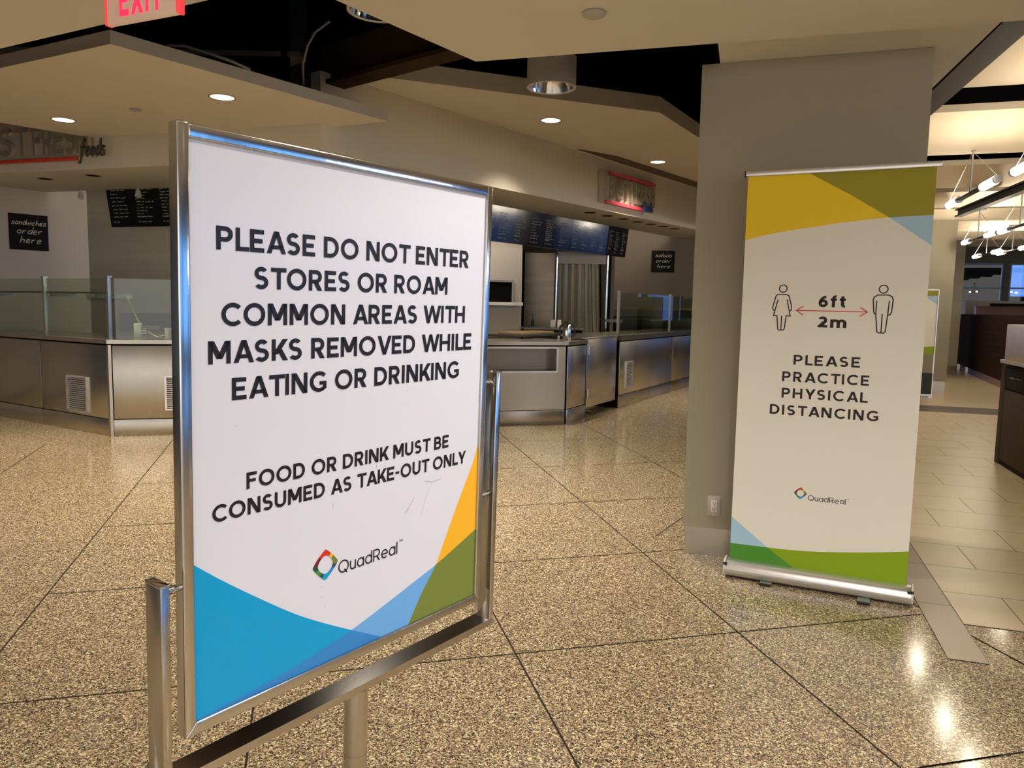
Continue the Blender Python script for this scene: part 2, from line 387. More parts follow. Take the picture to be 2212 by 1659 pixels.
# ------------------------------------------------------------------ mesh building
class MB:
    def __init__(self):
        self.bm = bmesh.new()
        self.mats = []

    def mi(self, m):
        if m is None:
            return 0
        if m not in self.mats:
            self.mats.append(m)
        return self.mats.index(m)

    def box(self, x0, x1, y0, y1, z0, z1, m=None, bev=0.0, seg=2):
        k = self.mi(m)
        vs = [self.bm.verts.new((x, y, z)) for z in (z0, z1) for y in (y0, y1) for x in (x0, x1)]
        fs = [self.bm.faces.new([vs[i] for i in q]) for q in
              ((0, 2, 3, 1), (4, 5, 7, 6), (0, 1, 5, 4), (2, 6, 7, 3), (0, 4, 6, 2), (1, 3, 7, 5))]
        for f in fs:
            f.material_index = k
        if bev > 0:
            es = list({e for f in fs for e in f.edges})
            r = bmesh.ops.bevel(self.bm, geom=es, offset=bev, segments=seg, profile=0.5, affect='EDGES')
            for f in r['faces']:
                f.material_index = k
        return self

    def poly(self, pts, m=None):
        f = self.bm.faces.new([self.bm.verts.new(p) for p in pts])
        f.material_index = self.mi(m)
        return self

    def prism(self, pts, ext, m=None, m_side=None):
        """closed solid: polygon pts swept along ext"""
        k, ks = self.mi(m), self.mi(m_side or m)
        e = Vector(ext)
        a = [self.bm.verts.new(p) for p in pts]
        b = [self.bm.verts.new(Vector(p) + e) for p in pts]
        n = len(pts)
        f1 = self.bm.faces.new(a[::-1]); f1.material_index = k
        f2 = self.bm.faces.new(b); f2.material_index = k
        for i in range(n):
            f = self.bm.faces.new((a[i], a[(i + 1) % n], b[(i + 1) % n], b[i])); f.material_index = ks
        return self

    def tube(self, pts, r, m=None, n=10, cap=True):
        k = self.mi(m)
        pts = [Vector(p) for p in pts]
        rings = []
        prev = None
        for i, p in enumerate(pts):
            if i == 0: t = pts[1] - p
            elif i == len(pts) - 1: t = p - pts[i - 1]
            else: t = (pts[i + 1] - p).normalized() + (p - pts[i - 1]).normalized()
            t.normalize()
            if prev is None:
                a = Vector((0, 0, 1)) if abs(t.z) < 0.9 else Vector((1, 0, 0))
                u = t.cross(a).normalized()
            else:
                u = (prev - t * prev.dot(t)).normalized()
            prev = u
            w = t.cross(u)
            rr = r[i] if isinstance(r, (list, tuple)) else r
            rings.append([self.bm.verts.new(p + u * rr * math.cos(2 * PI * j / n) + w * rr * math.sin(2 * PI * j / n)) for j in range(n)])
        for a, b in zip(rings, rings[1:]):
            for j in range(n):
                f = self.bm.faces.new((a[j], a[(j + 1) % n], b[(j + 1) % n], b[j])); f.material_index = k; f.smooth = True
        if cap:
            for rg in (rings[0][::-1], rings[-1]):
                f = self.bm.faces.new([self.bm.verts.new(v.co) for v in rg]); f.material_index = k
        return self

    def lathe(self, prof, m=None, n=32, c=(0, 0, 0), smooth=True, close=False):
        """prof: (r, z) list turned about the vertical axis through c"""
        k = self.mi(m)
        rings = []
        for r, z in prof:
            if r < 1e-6:
                rings.append([self.bm.verts.new((c[0], c[1], c[2] + z))])
            else:
                rings.append([self.bm.verts.new((c[0] + r * math.cos(2 * PI * j / n), c[1] + r * math.sin(2 * PI * j / n), c[2] + z)) for j in range(n)])
        for a, b in zip(rings, rings[1:]):
            for j in range(n):
                j2 = (j + 1) % n
                if len(a) == 1 and len(b) == 1: continue
                if len(a) == 1: q = (a[0], b[j2], b[j])
                elif len(b) == 1: q = (a[j], a[j2], b[0])
                else: q = (a[j], a[j2], b[j2], b[j])
                f = self.bm.faces.new(q); f.material_index = k; f.smooth = smooth
        return self

    def stroke(self, pts, w, y=0.0, m=None, closed=False, th=0.0):
        """flat line of width w through 2-D points (x, z) in the plane y"""
        k = self.mi(m)
        P = [Vector((p[0], p[1])) for p in pts]
        n = len(P)
        L, R = [], []
        for i in range(n):
            a = P[i - 1] if (i > 0 or closed) else None
            b = P[(i + 1) % n] if (i < n - 1 or closed) else None
            d1 = (P[i] - a).normalized() if a is not None else None
            d2 = (b - P[i]).normalized() if b is not None else None
            if d1 is None: d1 = d2
            if d2 is None: d2 = d1
            t = (d1 + d2)
            t = t.normalized() if t.length > 1e-6 else d1
            nn = Vector((-t.y, t.x))
            s = 1.0 / max(0.5, nn.dot(Vector((-d1.y, d1.x))))
            L.append(P[i] + nn * w / 2 * s); R.append(P[i] - nn * w / 2 * s)
        vl = [self.bm.verts.new((p.x, y, p.y)) for p in L]
        vr = [self.bm.verts.new((p.x, y, p.y)) for p in R]
        for i in range(n if closed else n - 1):
            j = (i + 1) % n
            f = self.bm.faces.new((vr[i], vr[j], vl[j], vl[i])); f.material_index = k
        return self

    def text(self, s, x0, x1, z0, cap, y=0.0, m=None, t=0.2, ext=0.0, m_side=None, space=0.0):
        """lettering whose ink runs from x0 to x1 on baseline z0 with capitals of height cap, facing -y; t = stroke width over cap height"""
        polys, x = [], 0.0
        for ch in s:
            if ch == ' ':
                x += 0.36 + space * 2
                continue
            g, w = glyph(ch, t)
            polys += [[(px + x, pz) for px, pz in q] for q in g]
            x += w + 0.13 + space - (0.10 if ch in 'ATVYLKW' else 0.0)
        xs = [p[0] for q in polys for p in q]
        lo, sx = min(xs), (x1 - x0) / (max(xs) - min(xs))
        k, ks = self.mi(m), self.mi(m_side or m)
        for q in polys:
            p2 = [(x0 + (px - lo) * sx, z0 + pz * cap) for px, pz in q]
            ar = sum(a[0] * b[1] - b[0] * a[1] for a, b in zip(p2, p2[1:] + p2[:1]))
            if ar < 0: p2 = p2[::-1]
            fr = [self.bm.verts.new((px, y - ext, pz)) for px, pz in p2]
            f = self.bm.faces.new(fr); f.material_index = k
            if ext > 0:
                bk = [self.bm.verts.new((px, y, pz)) for px, pz in p2]
                n = len(fr)
                for i in range(n):
                    f = self.bm.faces.new((fr[(i + 1) % n], fr[i], bk[i], bk[(i + 1) % n])); f.material_index = ks
        return self

    def build(self, name, m=None, parent=None, smooth=False, xf=None, **props):
        if xf is not None:
            self.bm.transform(xf)
        bmesh.ops.recalc_face_normals(self.bm, faces=self.bm.faces[:]) if props.pop('recalc', False) else None
        me = bpy.data.meshes.new(name)
        self.bm.to_mesh(me)
        self.bm.free()
        if m is not None and not self.mats:
            me.materials.append(m)
        for x in self.mats:
            me.materials.append(x)
        if smooth:
            for p in me.polygons: p.use_smooth = True
        me.set_sharp_from_angle(angle=0.7)
        o = bpy.data.objects.new(name, me)
        COL.objects.link(o)
        if parent is not None:
            o.parent = parent
        for k, v in props.items():
            o[k] = v
        return o

def thing(name, label, cat, mx=None, group=None):
    o = bpy.data.objects.new(name, None)
    o.empty_display_size = 0.1
    COL.objects.link(o)
    if mx is not None:
        o.matrix_world = mx if isinstance(mx, Matrix) else Matrix.Translation(mx)
    o['label'] = label
    o['category'] = cat
    if group: o['group'] = group
    return o

def tag(o, label, cat, group=None):
    o['label'] = label; o['category'] = cat
    if group: o['group'] = group
    return o

def struct(o):
    o['kind'] = 'structure'
    return o

def dup(root, label=None, mx=None):
    r = root.copy(); COL.objects.link(r)
    if mx is not None: r.matrix_world = mx
    if label: r['label'] = label
    for ch in [c for c in bpy.data.objects if c.parent == root]:
        c = ch.copy(); COL.objects.link(c); c.parent = r
        for g in [q for q in bpy.data.objects if q.parent == ch]:
            d = g.copy(); COL.objects.link(d); d.parent = c
    return r

def lamp(name, kind, energy, col, locv, parent=None, size=0.1, spot=None, target=None, blend=0.6):
    l = bpy.data.lights.new(name, kind)
    l.energy = energy
    l.color = col
    if kind == 'AREA':
        l.shape = 'DISK'; l.size = size
    else:
        l.shadow_soft_size = size
    if kind == 'SPOT':
        l.spot_size = spot; l.spot_blend = blend
    o = bpy.data.objects.new(name, l)
    COL.objects.link(o)
    o.location = locv
    if parent is not None: o.parent = parent
    return o

# directions on plan
CDIR = Vector((0.30334, 0.95288, 0))     # along the tiled aisle, away
DDIR = Vector((0.95288, -0.30334, 0))    # across it, to the right
def cd(c, d, z=0.0):
    p = CDIR * c + DDIR * d
    return Vector((p.x, p.y, z))
def cd_of(p):
    return Vector(p).dot(CDIR), Vector(p).dot(DDIR)

# ================================================================== THE SETTING
# ---- granite floor with its joints
floor = struct(MB().box(-16, 34, -7, 38, -0.2, 0.0).build('floor', M['granite']))
jb = MB()
def joint(b, p, q, w=0.007, z=0.0012, m='grout'):
    p, q = Vector(p), Vector(q)
    t = (q - p).normalized()
    n = Vector((-t.y, t.x, 0)) * w / 2
    b.poly([(v.x, v.y, z) for v in (p - n, q - n, q + n, p + n)], M[m])
RAD = [((-3.295, 7.208), (-1.993, 2.851)), ((-0.865, 2.461), (-0.777, 2.137)), ((-0.063, 3.301), (0.222, 2.167)),
       ((-0.105, 8.091), (1.213, 2.197)), ((0.819, 9.12), (2.066, 2.903)), ((1.675, 10.543), (2.032, 8.734))]
for a, b in RAD:
    a, b = Vector((*a, 0)), Vector((*b, 0))
    t = (a - b).normalized()
    far = a + t * ((9.6 - a.y) / t.y)
    near = b + t * ((0.2 - b.y) / t.y)
    joint(jb, near, far, z=0.0010)
joint(jb, (-4.42, 7.1, 0), (-2.75, 2.0, 0), z=0.0010)
NB = Vector((-0.2451, 0.9695, 0)); TB = Vector((0.9695, 0.2451, 0))
for nl, nr in ((0.80, 0.80), (1.816, 1.816), (2.817, 2.817), (3.853, 3.888), (4.961, 5.012), (6.095, 6.19), (7.28, 7.42), (8.4, 8.71)):
    # the left end stops at the leftmost radial joint, the right end at the taupe strip
    p = NB * nl + TB * -2.5; q = NB * nr + TB * 1.2
    t = (q - p).normalized()
    l0, l1 = Vector((-3.295, 7.208, 0)), Vector((-1.993, 2.851, 0))
    dl = l1 - l0
    s = ((l0 - p).x * dl.y - (l0 - p).y * dl.x) / (t.x * dl.y - t.y * dl.x)
    e = (0.805 - q.dot(DDIR)) / t.dot(DDIR)
    if nl < 1.0: e += 2.0
    joint(jb, p + t * s, q + t * e, w=0.0065, z=0.0014)
joint(jb, at(1987, 1658), at(2212, 1625), w=0.0065, z=0.0014)
joint(jb, at(2102, 1376), at(2212, 1436), w=0.007, z=0.0010)
joint(jb, at(1416, 1159), at(1478, 1115), w=0.007, z=0.0010)
jb.build('floor_joint', M['grout'], floor)

# ---- tiled aisle beside the granite: running-bond planks, a taupe edging strip, a dark cross strip
ab = MB()
def quad(b, c0, c1, d0, d1, z, m):
    b.poly([cd(c0, d0, z), cd(c0, d1, z), cd(c1, d1, z), cd(c1, d0, z)], m)
ROWS = [3.75, 4.17, 4.602, 5.04, 5.49, 5.937, 6.378, 6.843, 7.32, 7.79, 8.27, 8.78, 9.28, 9.79, 10.32, 10.86, 11.40, 11.95]
quad(ab, 3.75, 11.95, 0.958, 8.0, 0.0020, M['tile_grout'])
quad(ab, 3.34, 11.95, 0.807, 0.958, 0.0020, M['tile_grout'])
g = 0.0022
for i, (a, b) in enumerate(zip(ROWS, ROWS[1:])):
    ph = (1.218 if i % 2 == 0 else 1.53) - 0.64
    ds = [0.958] + [ph + 0.64 * k for k in range(0, 12) if ph + 0.64 * k > 0.97] + [8.0]
    for d0, d1 in zip(ds, ds[1:]):
        quad(ab, a + g, b - g, d0 + g, d1 - g, 0.0026, M['beige_tile'])
c = 3.34
while c < 11.9:
    quad(ab, c + g, min(c + 0.63, 11.95) - g, 0.807 + g, 0.958 - g, 0.0026, M['taupe_tile']); c += 0.63
quad(ab, 11.95, 12.75, 0.8, 8.0, 0.0026, M['dark_strip'])
quad(ab, 12.75, 27.0, 0.8, 10.0, 0.0026, M['beige_tile'])
struct(ab.build('floor_aisle'))

# ---- ceilings
ZF = 2.62                                       # underside of the slab overhead
e0, e1 = at(0, 105, ZF), at(450, 0, ZF)
f0, f1 = at(725, 0, ZF), at(1028, 133, ZF)
h0, h1 = at(1550, 95, ZF), at(2212, 45, ZF)
def meet(a, b, c, d):
    r, s = b - a, d - c
    k = ((c - a).x * s.y - (c - a).y * s.x) / (r.x * s.y - r.y * s.x)
    return a + r * k
apex = meet(e0, e1, f0, f1)
le = e0 + (e0 - e1).normalized() * 5.0
re_ = h1 + (h1 - h0).normalized() * 3.2
slab = [le, apex, f1, re_, Vector((re_.x + 0.3, -3.6, ZF)), Vector((-8.5, -3.6, ZF))]
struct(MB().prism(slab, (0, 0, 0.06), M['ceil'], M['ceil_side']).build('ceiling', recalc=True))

zs = 2.69                                       # soffit round the head of the pillar
sc0, sd0 = cd_of(at(1553, 95, zs)); sc1, sd1 = cd_of(at(1557, 145, zs))
g0, g1 = at(2170, 40, zs), at(2018, 186, zs)
g0 = g0 + (g0 - g1).normalized() * 0.5
sof = [cd(3.55, sd0 - 0.0, zs), cd(4.325, sd1, zs), cd(4.325, 0.775, zs), cd(5.3, 0.775, zs), g1 + (g1 - g0).normalized() * 0.3, g0]
0 and print('soffit', [cd_of(v) for v in sof], 'beam', cd_of(at(2212, 75, 2.78)), cd_of(at(2010, 250, 2.78)), cd_of(at(2085, 468, 2.72)), cd_of(at(2212, 403, 2.72)))
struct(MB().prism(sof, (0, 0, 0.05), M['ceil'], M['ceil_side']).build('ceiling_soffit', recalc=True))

ZL = 3.05                                       # stepped slab over the left counter
a0, a1 = at(0, 147, ZL), at(238, 95, ZL)
a2, a3, a4 = at(838, 262, ZL), at(310, 316, ZL), at(0, 265, ZL)
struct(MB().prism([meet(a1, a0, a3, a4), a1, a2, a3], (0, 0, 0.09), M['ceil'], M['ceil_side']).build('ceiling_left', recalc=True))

# bulkheads over the two sides of the food counter
ZB = 2.80
r0_, r1_ = at(1066, 404, ZB), at(1507, 497, ZB)
RD = (r1_ - r0_).normalized()
MR0 = frame((r0_.x, r0_.y), RD.x, RD.y)
kx, kz = loc(MR0, 693, 300)                     # where the two bulkheads meet
K = MR0 @ Vector((kx, 0, 0))
MHR = frame((K.x, K.y), RD.x, RD.y)             # x runs along the right bulkhead from the corner
MHL = frame((K.x, K.y), DDIR.x, DDIR.y)         # x runs negative along the left bulkhead
ZT = MHR.translation.z + loc(MHR, 1507, 407)[1]
ZBL = loc(MHL, 180, 366)[1]
LR = (MHR.inverted() @ r1_).x + 3.5
struct(MB().box(0, LR, 0, 0.14, ZB, ZT).build('wall_bulkhead_right', M['header'], xf=MHR))
struct(MB().box(0, LR, 0.14, 1.0, ZB, ZB + 0.08).build('ceiling_soffit_right', M['header'], xf=MHR))
struct(MB().box(-9, 0.0, 0, 0.14, ZBL, 3.36).build('wall_bulkhead_left', M['header'], xf=MHL))
struct(MB().box(-9, -0.2, 0.14, 1.25, ZBL, ZBL + 0.08).build('ceiling_soffit_left', M['header'], xf=MHL))

ZC = ZT                                         # slab in front of the right bulkhead
b0, b1, b2 = at(800, 163, ZC), at(1425, 243, ZC), at(1512, 299, ZC)
bx = b2 + (b2 - b1).normalized() * 2.6
rb1 = MHR @ Vector((LR, 0.03, ZC)); rb0 = MHR @ Vector((loc(MHR, 778, 166)[0], 0.03, ZC))
rb0.z = ZC
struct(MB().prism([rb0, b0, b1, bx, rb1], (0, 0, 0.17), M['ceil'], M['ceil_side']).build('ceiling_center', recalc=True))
s0, s1, s2, s3 = at(1248, 322, ZC - 0.004), at(1335, 338, ZC - 0.004), at(1520, 398, ZC - 0.004), at(1520, 409, ZC - 0.004)
struct(MB().prism([s0, s1, s2, s3], (0, 0, -0.01), M['slot']).build('slot_shade_strip', recalc=True))  # flat strip; its brown stands for the shade inside a ceiling slot

# dark open plenum above everything
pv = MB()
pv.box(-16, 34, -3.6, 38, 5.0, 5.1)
pv.box(-16, 6.0, -3.7, -3.6, 2.68, 5.1)  # unseen end wall, added to stop light leaking into the plenum
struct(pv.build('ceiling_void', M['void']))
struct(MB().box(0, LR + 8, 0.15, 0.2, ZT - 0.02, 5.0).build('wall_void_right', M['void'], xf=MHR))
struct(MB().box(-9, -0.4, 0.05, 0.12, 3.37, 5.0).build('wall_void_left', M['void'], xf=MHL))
struct(MB().prism([cd(4.45, 0.72, 2.74), cd(26, 0.72, 2.74), cd(26, 0.76, 2.74), cd(4.45, 0.76, 2.74)], (0, 0, 2.3), M['void']).build('wall_added_aisle', recalc=True))  # unseen screen, added to keep aisle daylight out of the plenum
w0 = at(0, 300, 0)
struct(MB().box(-15.9, -15.8, -7, 36, 0.0, 5.0).build('wall_added_left', M['header']))  # unseen wall, added to cut light and reflections from the left

# brown steel, ducts and hanging cables inside the plenum
q0, q1 = at(640, 203, 3.44), at(985, 112, 3.44)
qd = (q1 - q0).normalized()
mq = frame((q0.x, q0.y), qd.x, qd.y)
struct(MB().box(-1.7, (q1 - q0).length + 1.5, -0.04, 0.0, 3.46, 3.80).box(-1.7, (q1 - q0).length + 1.5, -0.1, 0.12, 3.42, 3.46).build('beam_brown', M['void_brown'], xf=mq))
for pts, r, lab in (
    ([at(655, 182, 3.2), at(654, 140, 3.32), at(664, 100, 3.45), at(680, 70, 3.55), at(712, 46, 3.65)], 0.010, 'grey cable dropping in a curve behind the left ceiling slab'),
    ([at(360, 98, 3.2), at(400, 100, 3.22), at(450, 115, 3.2), at(500, 132, 3.17), at(540, 150, 3.15)], 0.012, 'grey cable lying along the top edge of the left ceiling slab'),
    ([at(905, 128, 3.95), at(940, 142, 3.8), at(980, 150, 3.76), at(1040, 158, 3.72)], 0.008, 'thin cable along the top of the central ceiling slab'),
    ([at(1255, 190, 3.78), at(1270, 176, 3.85), at(1285, 174, 3.85), at(1290, 192, 3.75)], 0.008, 'thin cable looped above the slab right of the grey cylinder lamp'),
    ([at(1300, 193, 3.76), at(1335, 192, 3.78), at(1370, 200, 3.76), at(1400, 208, 3.75)], 0.012, 'pale cable resting on the slab edge near the pillar')):
    tag(MB().tube(pts, r, n=8).build('cable', M['cable']), lab, 'cable')
for a, b in (((456, 33), (500, 24)), ((470, 60), (504, 53))):
    p, q = at(*a, 4.2), at(*b, 4.2)
    tag(MB().tube([p, q], 0.012, n=6).build('hanger_rod', M['cable']), 'small pale rod in the dark plenum, the %s of two' % ('upper' if a[1] < 50 else 'lower'), 'rod')

# ---- pillars
def pillar(name, c0, d0, d1, depth, top, basez=0.16, ov=0.014):
    p = struct(MB().prism([cd(c0, d0, basez + 0.004), cd(c0, d1, basez + 0.004), cd(c0 + depth, d1, basez + 0.004), cd(c0 + depth, d0, basez + 0.004)],
                          (0, 0, top - basez - 0.004), M['pillar']).build(name, recalc=True))
    o = ov
    MB().prism([cd(c0 + o, d0 + o, 0), cd(c0 + o, d1 - o, 0), cd(c0 + depth - o, d1 - o, 0), cd(c0 + depth - o, d0 + o, 0)],
               (0, 0, basez + 0.004), M['steel']).build('baseboard', None, p, recalc=True)
    return p
pillar('pillar', 4.308, -0.336, 0.775, 0.9, 2.6885)
pillar('pillar', 14.85, 2.6, 3.22, 0.9, 3.4, 0.2)
pillar('pillar', 19.5, 3.7, 4.42, 0.9, 3.5, 0.2)

# ---- right side: vaulted cream panels with dark gaps, black beams along the aisle
ys = [196, 336, 402, 443, 472, 495, 514, 529]
fars = [cd_of(at(2110, y, 3.05))[0] for y in ys]
near = fars[0] - 1.5
for i, cf in enumerate(fars):
    b = MB()
    n = 14
    prof = []
    for k in range(n + 1):
        s = k / n
        prof.append((near + (cf - near) * s, 3.06 + 0.07 * math.sin(s * 2 * PI + 0.6) - 0.02 * s))
    d0, d1 = 0.80, 9.5
    lo = [(b.bm.verts.new(cd(c_, d0, z_)), b.bm.verts.new(cd(c_, d1, z_))) for c_, z_ in prof]
    up = [(b.bm.verts.new(cd(c_, d0, z_ + 0.06)), b.bm.verts.new(cd(c_, d1, z_ + 0.06))) for c_, z_ in prof]
    for k in range(n):
        f = b.bm.faces.new((lo[k][0], lo[k + 1][0], lo[k + 1][1], lo[k][1])); f.smooth = True
        f = b.bm.faces.new((up[k][0], up[k][1], up[k + 1][1], up[k + 1][0])); f.smooth = True
        b.bm.faces.new((lo[k][0], up[k][0], up[k + 1][0], lo[k + 1][0]))
        b.bm.faces.new((lo[k][1], lo[k + 1][1], up[k + 1][1], up[k][1]))
    b.bm.faces.new((lo[0][0], lo[0][1], up[0][1], up[0][0]))
    b.bm.faces.new((lo[n][0], up[n][0], up[n][1], lo[n][1]))
    struct(b.build('ceiling_panel', M['panel_cream'], recalc=True))
    near = cf + 0.85
def beam(p, q, w, h, ext0, ext1):
    """I-beam whose lower right-hand edge runs through p and q, both at the same height"""
    t = (q - p).normalized(); n = Vector((-t.y, t.x, 0))
    a, c_ = p - t * ext0, q + t * ext1
    b = MB()
    for (x0, x1, z0, z1) in ((0, w, 0, 0.02), (0, w, h - 0.02, h), (w / 2 - 0.012, w / 2 + 0.012, 0.02, h - 0.02)):
        b.prism([a + n * x0 + Vector((0, 0, z0)), a + n * x1 + Vector((0, 0, z0)), c_ + n * x1 + Vector((0, 0, z0)), c_ + n * x0 + Vector((0, 0, z0))], (0, 0, z1 - z0))
    struct(b.build('beam', M['beam'], recalc=True))
beam(at(2212, 75, 2.78), at(2010, 250, 2.78), 0.16, 0.20, 1.5, 3.0)
beam(at(2212, 418, 2.80), at(2083, 467, 2.80), 0.10, 0.11, 2.0, 0.1)

# ---- far wall and window wall
def bay_wall(name, p, dx, dy, length, sill, head, top, bays, pier, paint, wn0):
    mx = frame((p[0], p[1]), dx, dy)
    b = MB()
    b.box(0, length, 0, 0.2, 0, sill); b.box(0, length, 0, 0.2, head, top)
    w = length / bays
    for k in range(bays + 1):
        x = k * w
        b.box(max(0, x - pier / 2), min(length, x + pier / 2), 0, 0.2, sill, head)
    struct(b.build(name, M[paint], xf=mx))
    for k in range(bays):
        x0, x1 = k * w + pier / 2, (k + 1) * w - pier / 2
        fr = MB()
        for (u0, u1, v0, v1) in ((x0, x0 + 0.05, sill, head), (x1 - 0.05, x1, sill, head), (x0 + 0.05, x1 - 0.05, sill, sill + 0.05), (x0 + 0.05, x1 - 0.05, head - 0.05, head),
                                 (x0 + 0.05, x1 - 0.05, sill + (head - sill) * 0.62, sill + (head - sill) * 0.62 + 0.05)):
            fr.box(u0, u1, 0.05, 0.13, v0, v1)
        o = struct(fr.build('window_%d' % (wn0 + k), M['mullion' if name == 'wall_far' else 'mullion_dark'], xf=mx))
        MB().box(x0 + 0.05, x1 - 0.05, 0.085, 0.091, sill + 0.05, head - 0.05).build('pane', M['glass_w'], o, xf=mx)
pw = cd(27.0, 0.6)
bay_wall('wall_far', (pw.x, pw.y), DDIR.x, DDIR.y, 17.4, 0.9, 2.95, 5.0, 13, 0.16, 'wall_grey', 1)
pr = cd(27.0, 18.0)
bay_wall('wall_right', (pr.x, pr.y), -CDIR.x, -CDIR.y, 36.0, 0.5, 3.7, 5.0, 9, 0.6, 'wall_grey', 14)

# ================================================================== SIGN ON A STAND
MS = Matrix(((0.5998, -0.7999, 0.0202, 0), (0.8001, 0.5996, -0.0176, 0), (0.0020, 0.0268, 0.9996, 0), (0, 0, 0, 1)))
MS.translation = Vector((-0.4213, 0.9438, 0.8128))
SW, SH, SD = 0.608, 0.7914, 0.0205
foot = MS @ Vector((0.304, 0.0105, -0.8128))
ms0 = MS.copy(); ms0.translation = Vector((foot.x, foot.y, 0.0))
XS = ms0.inverted() @ MS                        # sign coordinates -> coordinates of the stand's foot
sign = thing('sign_stand', 'steel framed sign on a pole saying please do not enter stores with masks removed', 'sign', ms0)

fb = MB()
def bar(b, p, q, r, s, y0, y1, m=None, bev=0.0025):
    """mitred frame bar: p,q outer edge ends, r,s inner edge ends, as (x, z)"""
    vs = [b.bm.verts.new((a[0], y, a[1])) for y in (y0, y1) for a in (p, q, s, r)]
    fs = [b.bm.faces.new([vs[i] for i in f]) for f in ((3, 2, 1, 0), (4, 5, 6, 7), (0, 1, 5, 4), (1, 2, 6, 5), (2, 3, 7, 6), (3, 0, 4, 7))]
    bmesh.ops.recalc_face_normals(b.bm, faces=fs)
    k = b.mi(m)
    es = [e for e in {e for f in fs for e in f.edges}]
    for f in fs: f.material_index = k
    bmesh.ops.bevel(b.bm, geom=es, offset=bev, segments=3, profile=0.6, affect='EDGES')
ix0, ix1, iz0, iz1 = 0.0155, 0.5945, 0.0168, 0.7738
for nm, q in (('frame_stile', ((0, 0), (0, SH), (ix0, iz0), (ix0, SH))),
              ('frame_stile', ((SW, 0), (SW, SH), (ix1, iz0), (ix1, SH))),
              ('frame_rail', ((0, 0), (SW, 0), (ix0, iz0), (ix1, iz0))),
              ('frame_rail', ((ix0, SH - 0.001), (ix1, SH - 0.001), (ix0, iz1), (ix1, iz1)))):
    b = MB()
    bar(b, *q, 0.0 if nm == 'frame_stile' else 0.0006, SD, None, 0.0022)
    b.build(nm, M['chrome'], sign, xf=XS)

def curve2(L, i0=0, i1=None, n=6):
    """smooth run of points through L[i0..i1]"""
    i1 = len(L) - 1 if i1 is None else i1
    P = [Vector(p) for p in L]
    out = []
    for i in range(i0, i1):
        a, b, c, d = P[max(0, i - 1)], P[i], P[i + 1], P[min(len(P) - 1, i + 2)]
        for k in range(n):
            s_ = k / n
            v = 0.5 * (2 * b + (c - a) * s_ + (2 * a - 5 * b + 4 * c - d) * s_ ** 2 + (3 * b - a - 3 * c + d) * s_ ** 3)
            out.append((v.x, v.y))
    return out + [tuple(P[i1])]
C1 = [(.0155, .2352), (.0577, .2010), (.1127, .1599), (.1733, .1169), (.2263, .0845), (.2872, .0510), (.3531, .0163)]
C2 = [(.0155, .0180), (.1125, .0252), (.1800, .0325), (.2343, .0412), (.2872, .0510), (.3600, .0705), (.4300, .0905), (.4846, .1065), (.5400, .1265), (.5948, .1475)]
C3 = [(.5948, .3150), (.5784, .2759), (.5437, .2155), (.5064, .1468), (.4846, .1065), (.4483, .0624), (.4170, .0163)]
pb = MB()
YP = 0.0050
pb.box(ix0 - 0.002, ix1 + 0.002, YP, 0.0185, iz0 - 0.002, iz1 + 0.002, M['poster_white'])
def flat(b, pts, y, m):
    b.poly([(p[0], y, p[1]) for p in pts], m)
e_ = 0.0003
flat(pb, curve2(C1, 0, 5) + curve2(C2, 0, 4)[::-1][1:], YP - e_, M['p_cyan'])
flat(pb, curve2(C2, 0, 4) + curve2(C1, 5, 6)[1:] + [(.0155, .0163)], YP - e_, M['p_blue'])
flat(pb, curve2(C2, 4, 7) + curve2(C3, 4, 6)[1:] + curve2(C1, 5, 6)[::-1][:-1], YP - e_, M['p_light'])
flat(pb, curve2(C3, 0, 4) + curve2(C2, 7, 9)[1:], YP - e_, M['p_yellow'])
flat(pb, curve2(C2, 7, 9) + [(.5948, .0163)] + curve2(C3, 4, 6)[::-1][:-1], YP - e_, M['p_olive'])
# a few scuffs on the print
for pts, w in (([(.335, .310), (.3375, .325), (.3383, .338)], .0006), ([(.247, .262), (.2475, .271)], .0006), ([(.449, .268), (.47, .263), (.49, .2645), (.497, .268)], .0009),
               ([(.405, .222), (.415, .231), (.425, .243)], .0014), ([(.402, .219), (.412, .226)], .0016), ([(.47, .262), (.455, .24), (.442, .205)], .0004)):
    pb.stroke(pts, w, YP - e_, M['l_scuff'] if 'l_scuff' in M else M.setdefault('l_scuff', mat('grey_scuff', rgb(178, 176, 186), 0.3)))
for p in ((.225, .125), (.2335, .108), (.227, .141), (.118, .337), (.402, .432), (.08, .41)):
    pb.stroke([(p[0] - .0005, p[1]), (p[0] + .0005, p[1])], .001, YP - e_, M['ink'])
poster = pb.build('poster', None, sign, xf=XS)
YT = YP - 0.0006
for s, x0, x1, z, cap in (('PLEASE DO NOT ENTER', .0533, .5504, .6418, .0300), ('STORES OR ROAM', .1093, .4958, .5932, .0296),
                          ('COMMON AREAS WITH', .0598, .5441, .5440, .0300), ('MASKS REMOVED WHILE', .0403, .5645, .4947, .0300),
                          ('EATING OR DRINKING', .0742, .5322, .4451, .0300), ('FOOD OR DRINK MUST BE', .0957, .5098, .3200, .0232),
                          ('CONSUMED AS TAKE-OUT ONLY', .0442, .5592, .2836, .0232)):
    MB().text(s, x0, x1, z, cap, YT, M['ink'], t=0.195).build('lettering', None, poster, xf=XS)

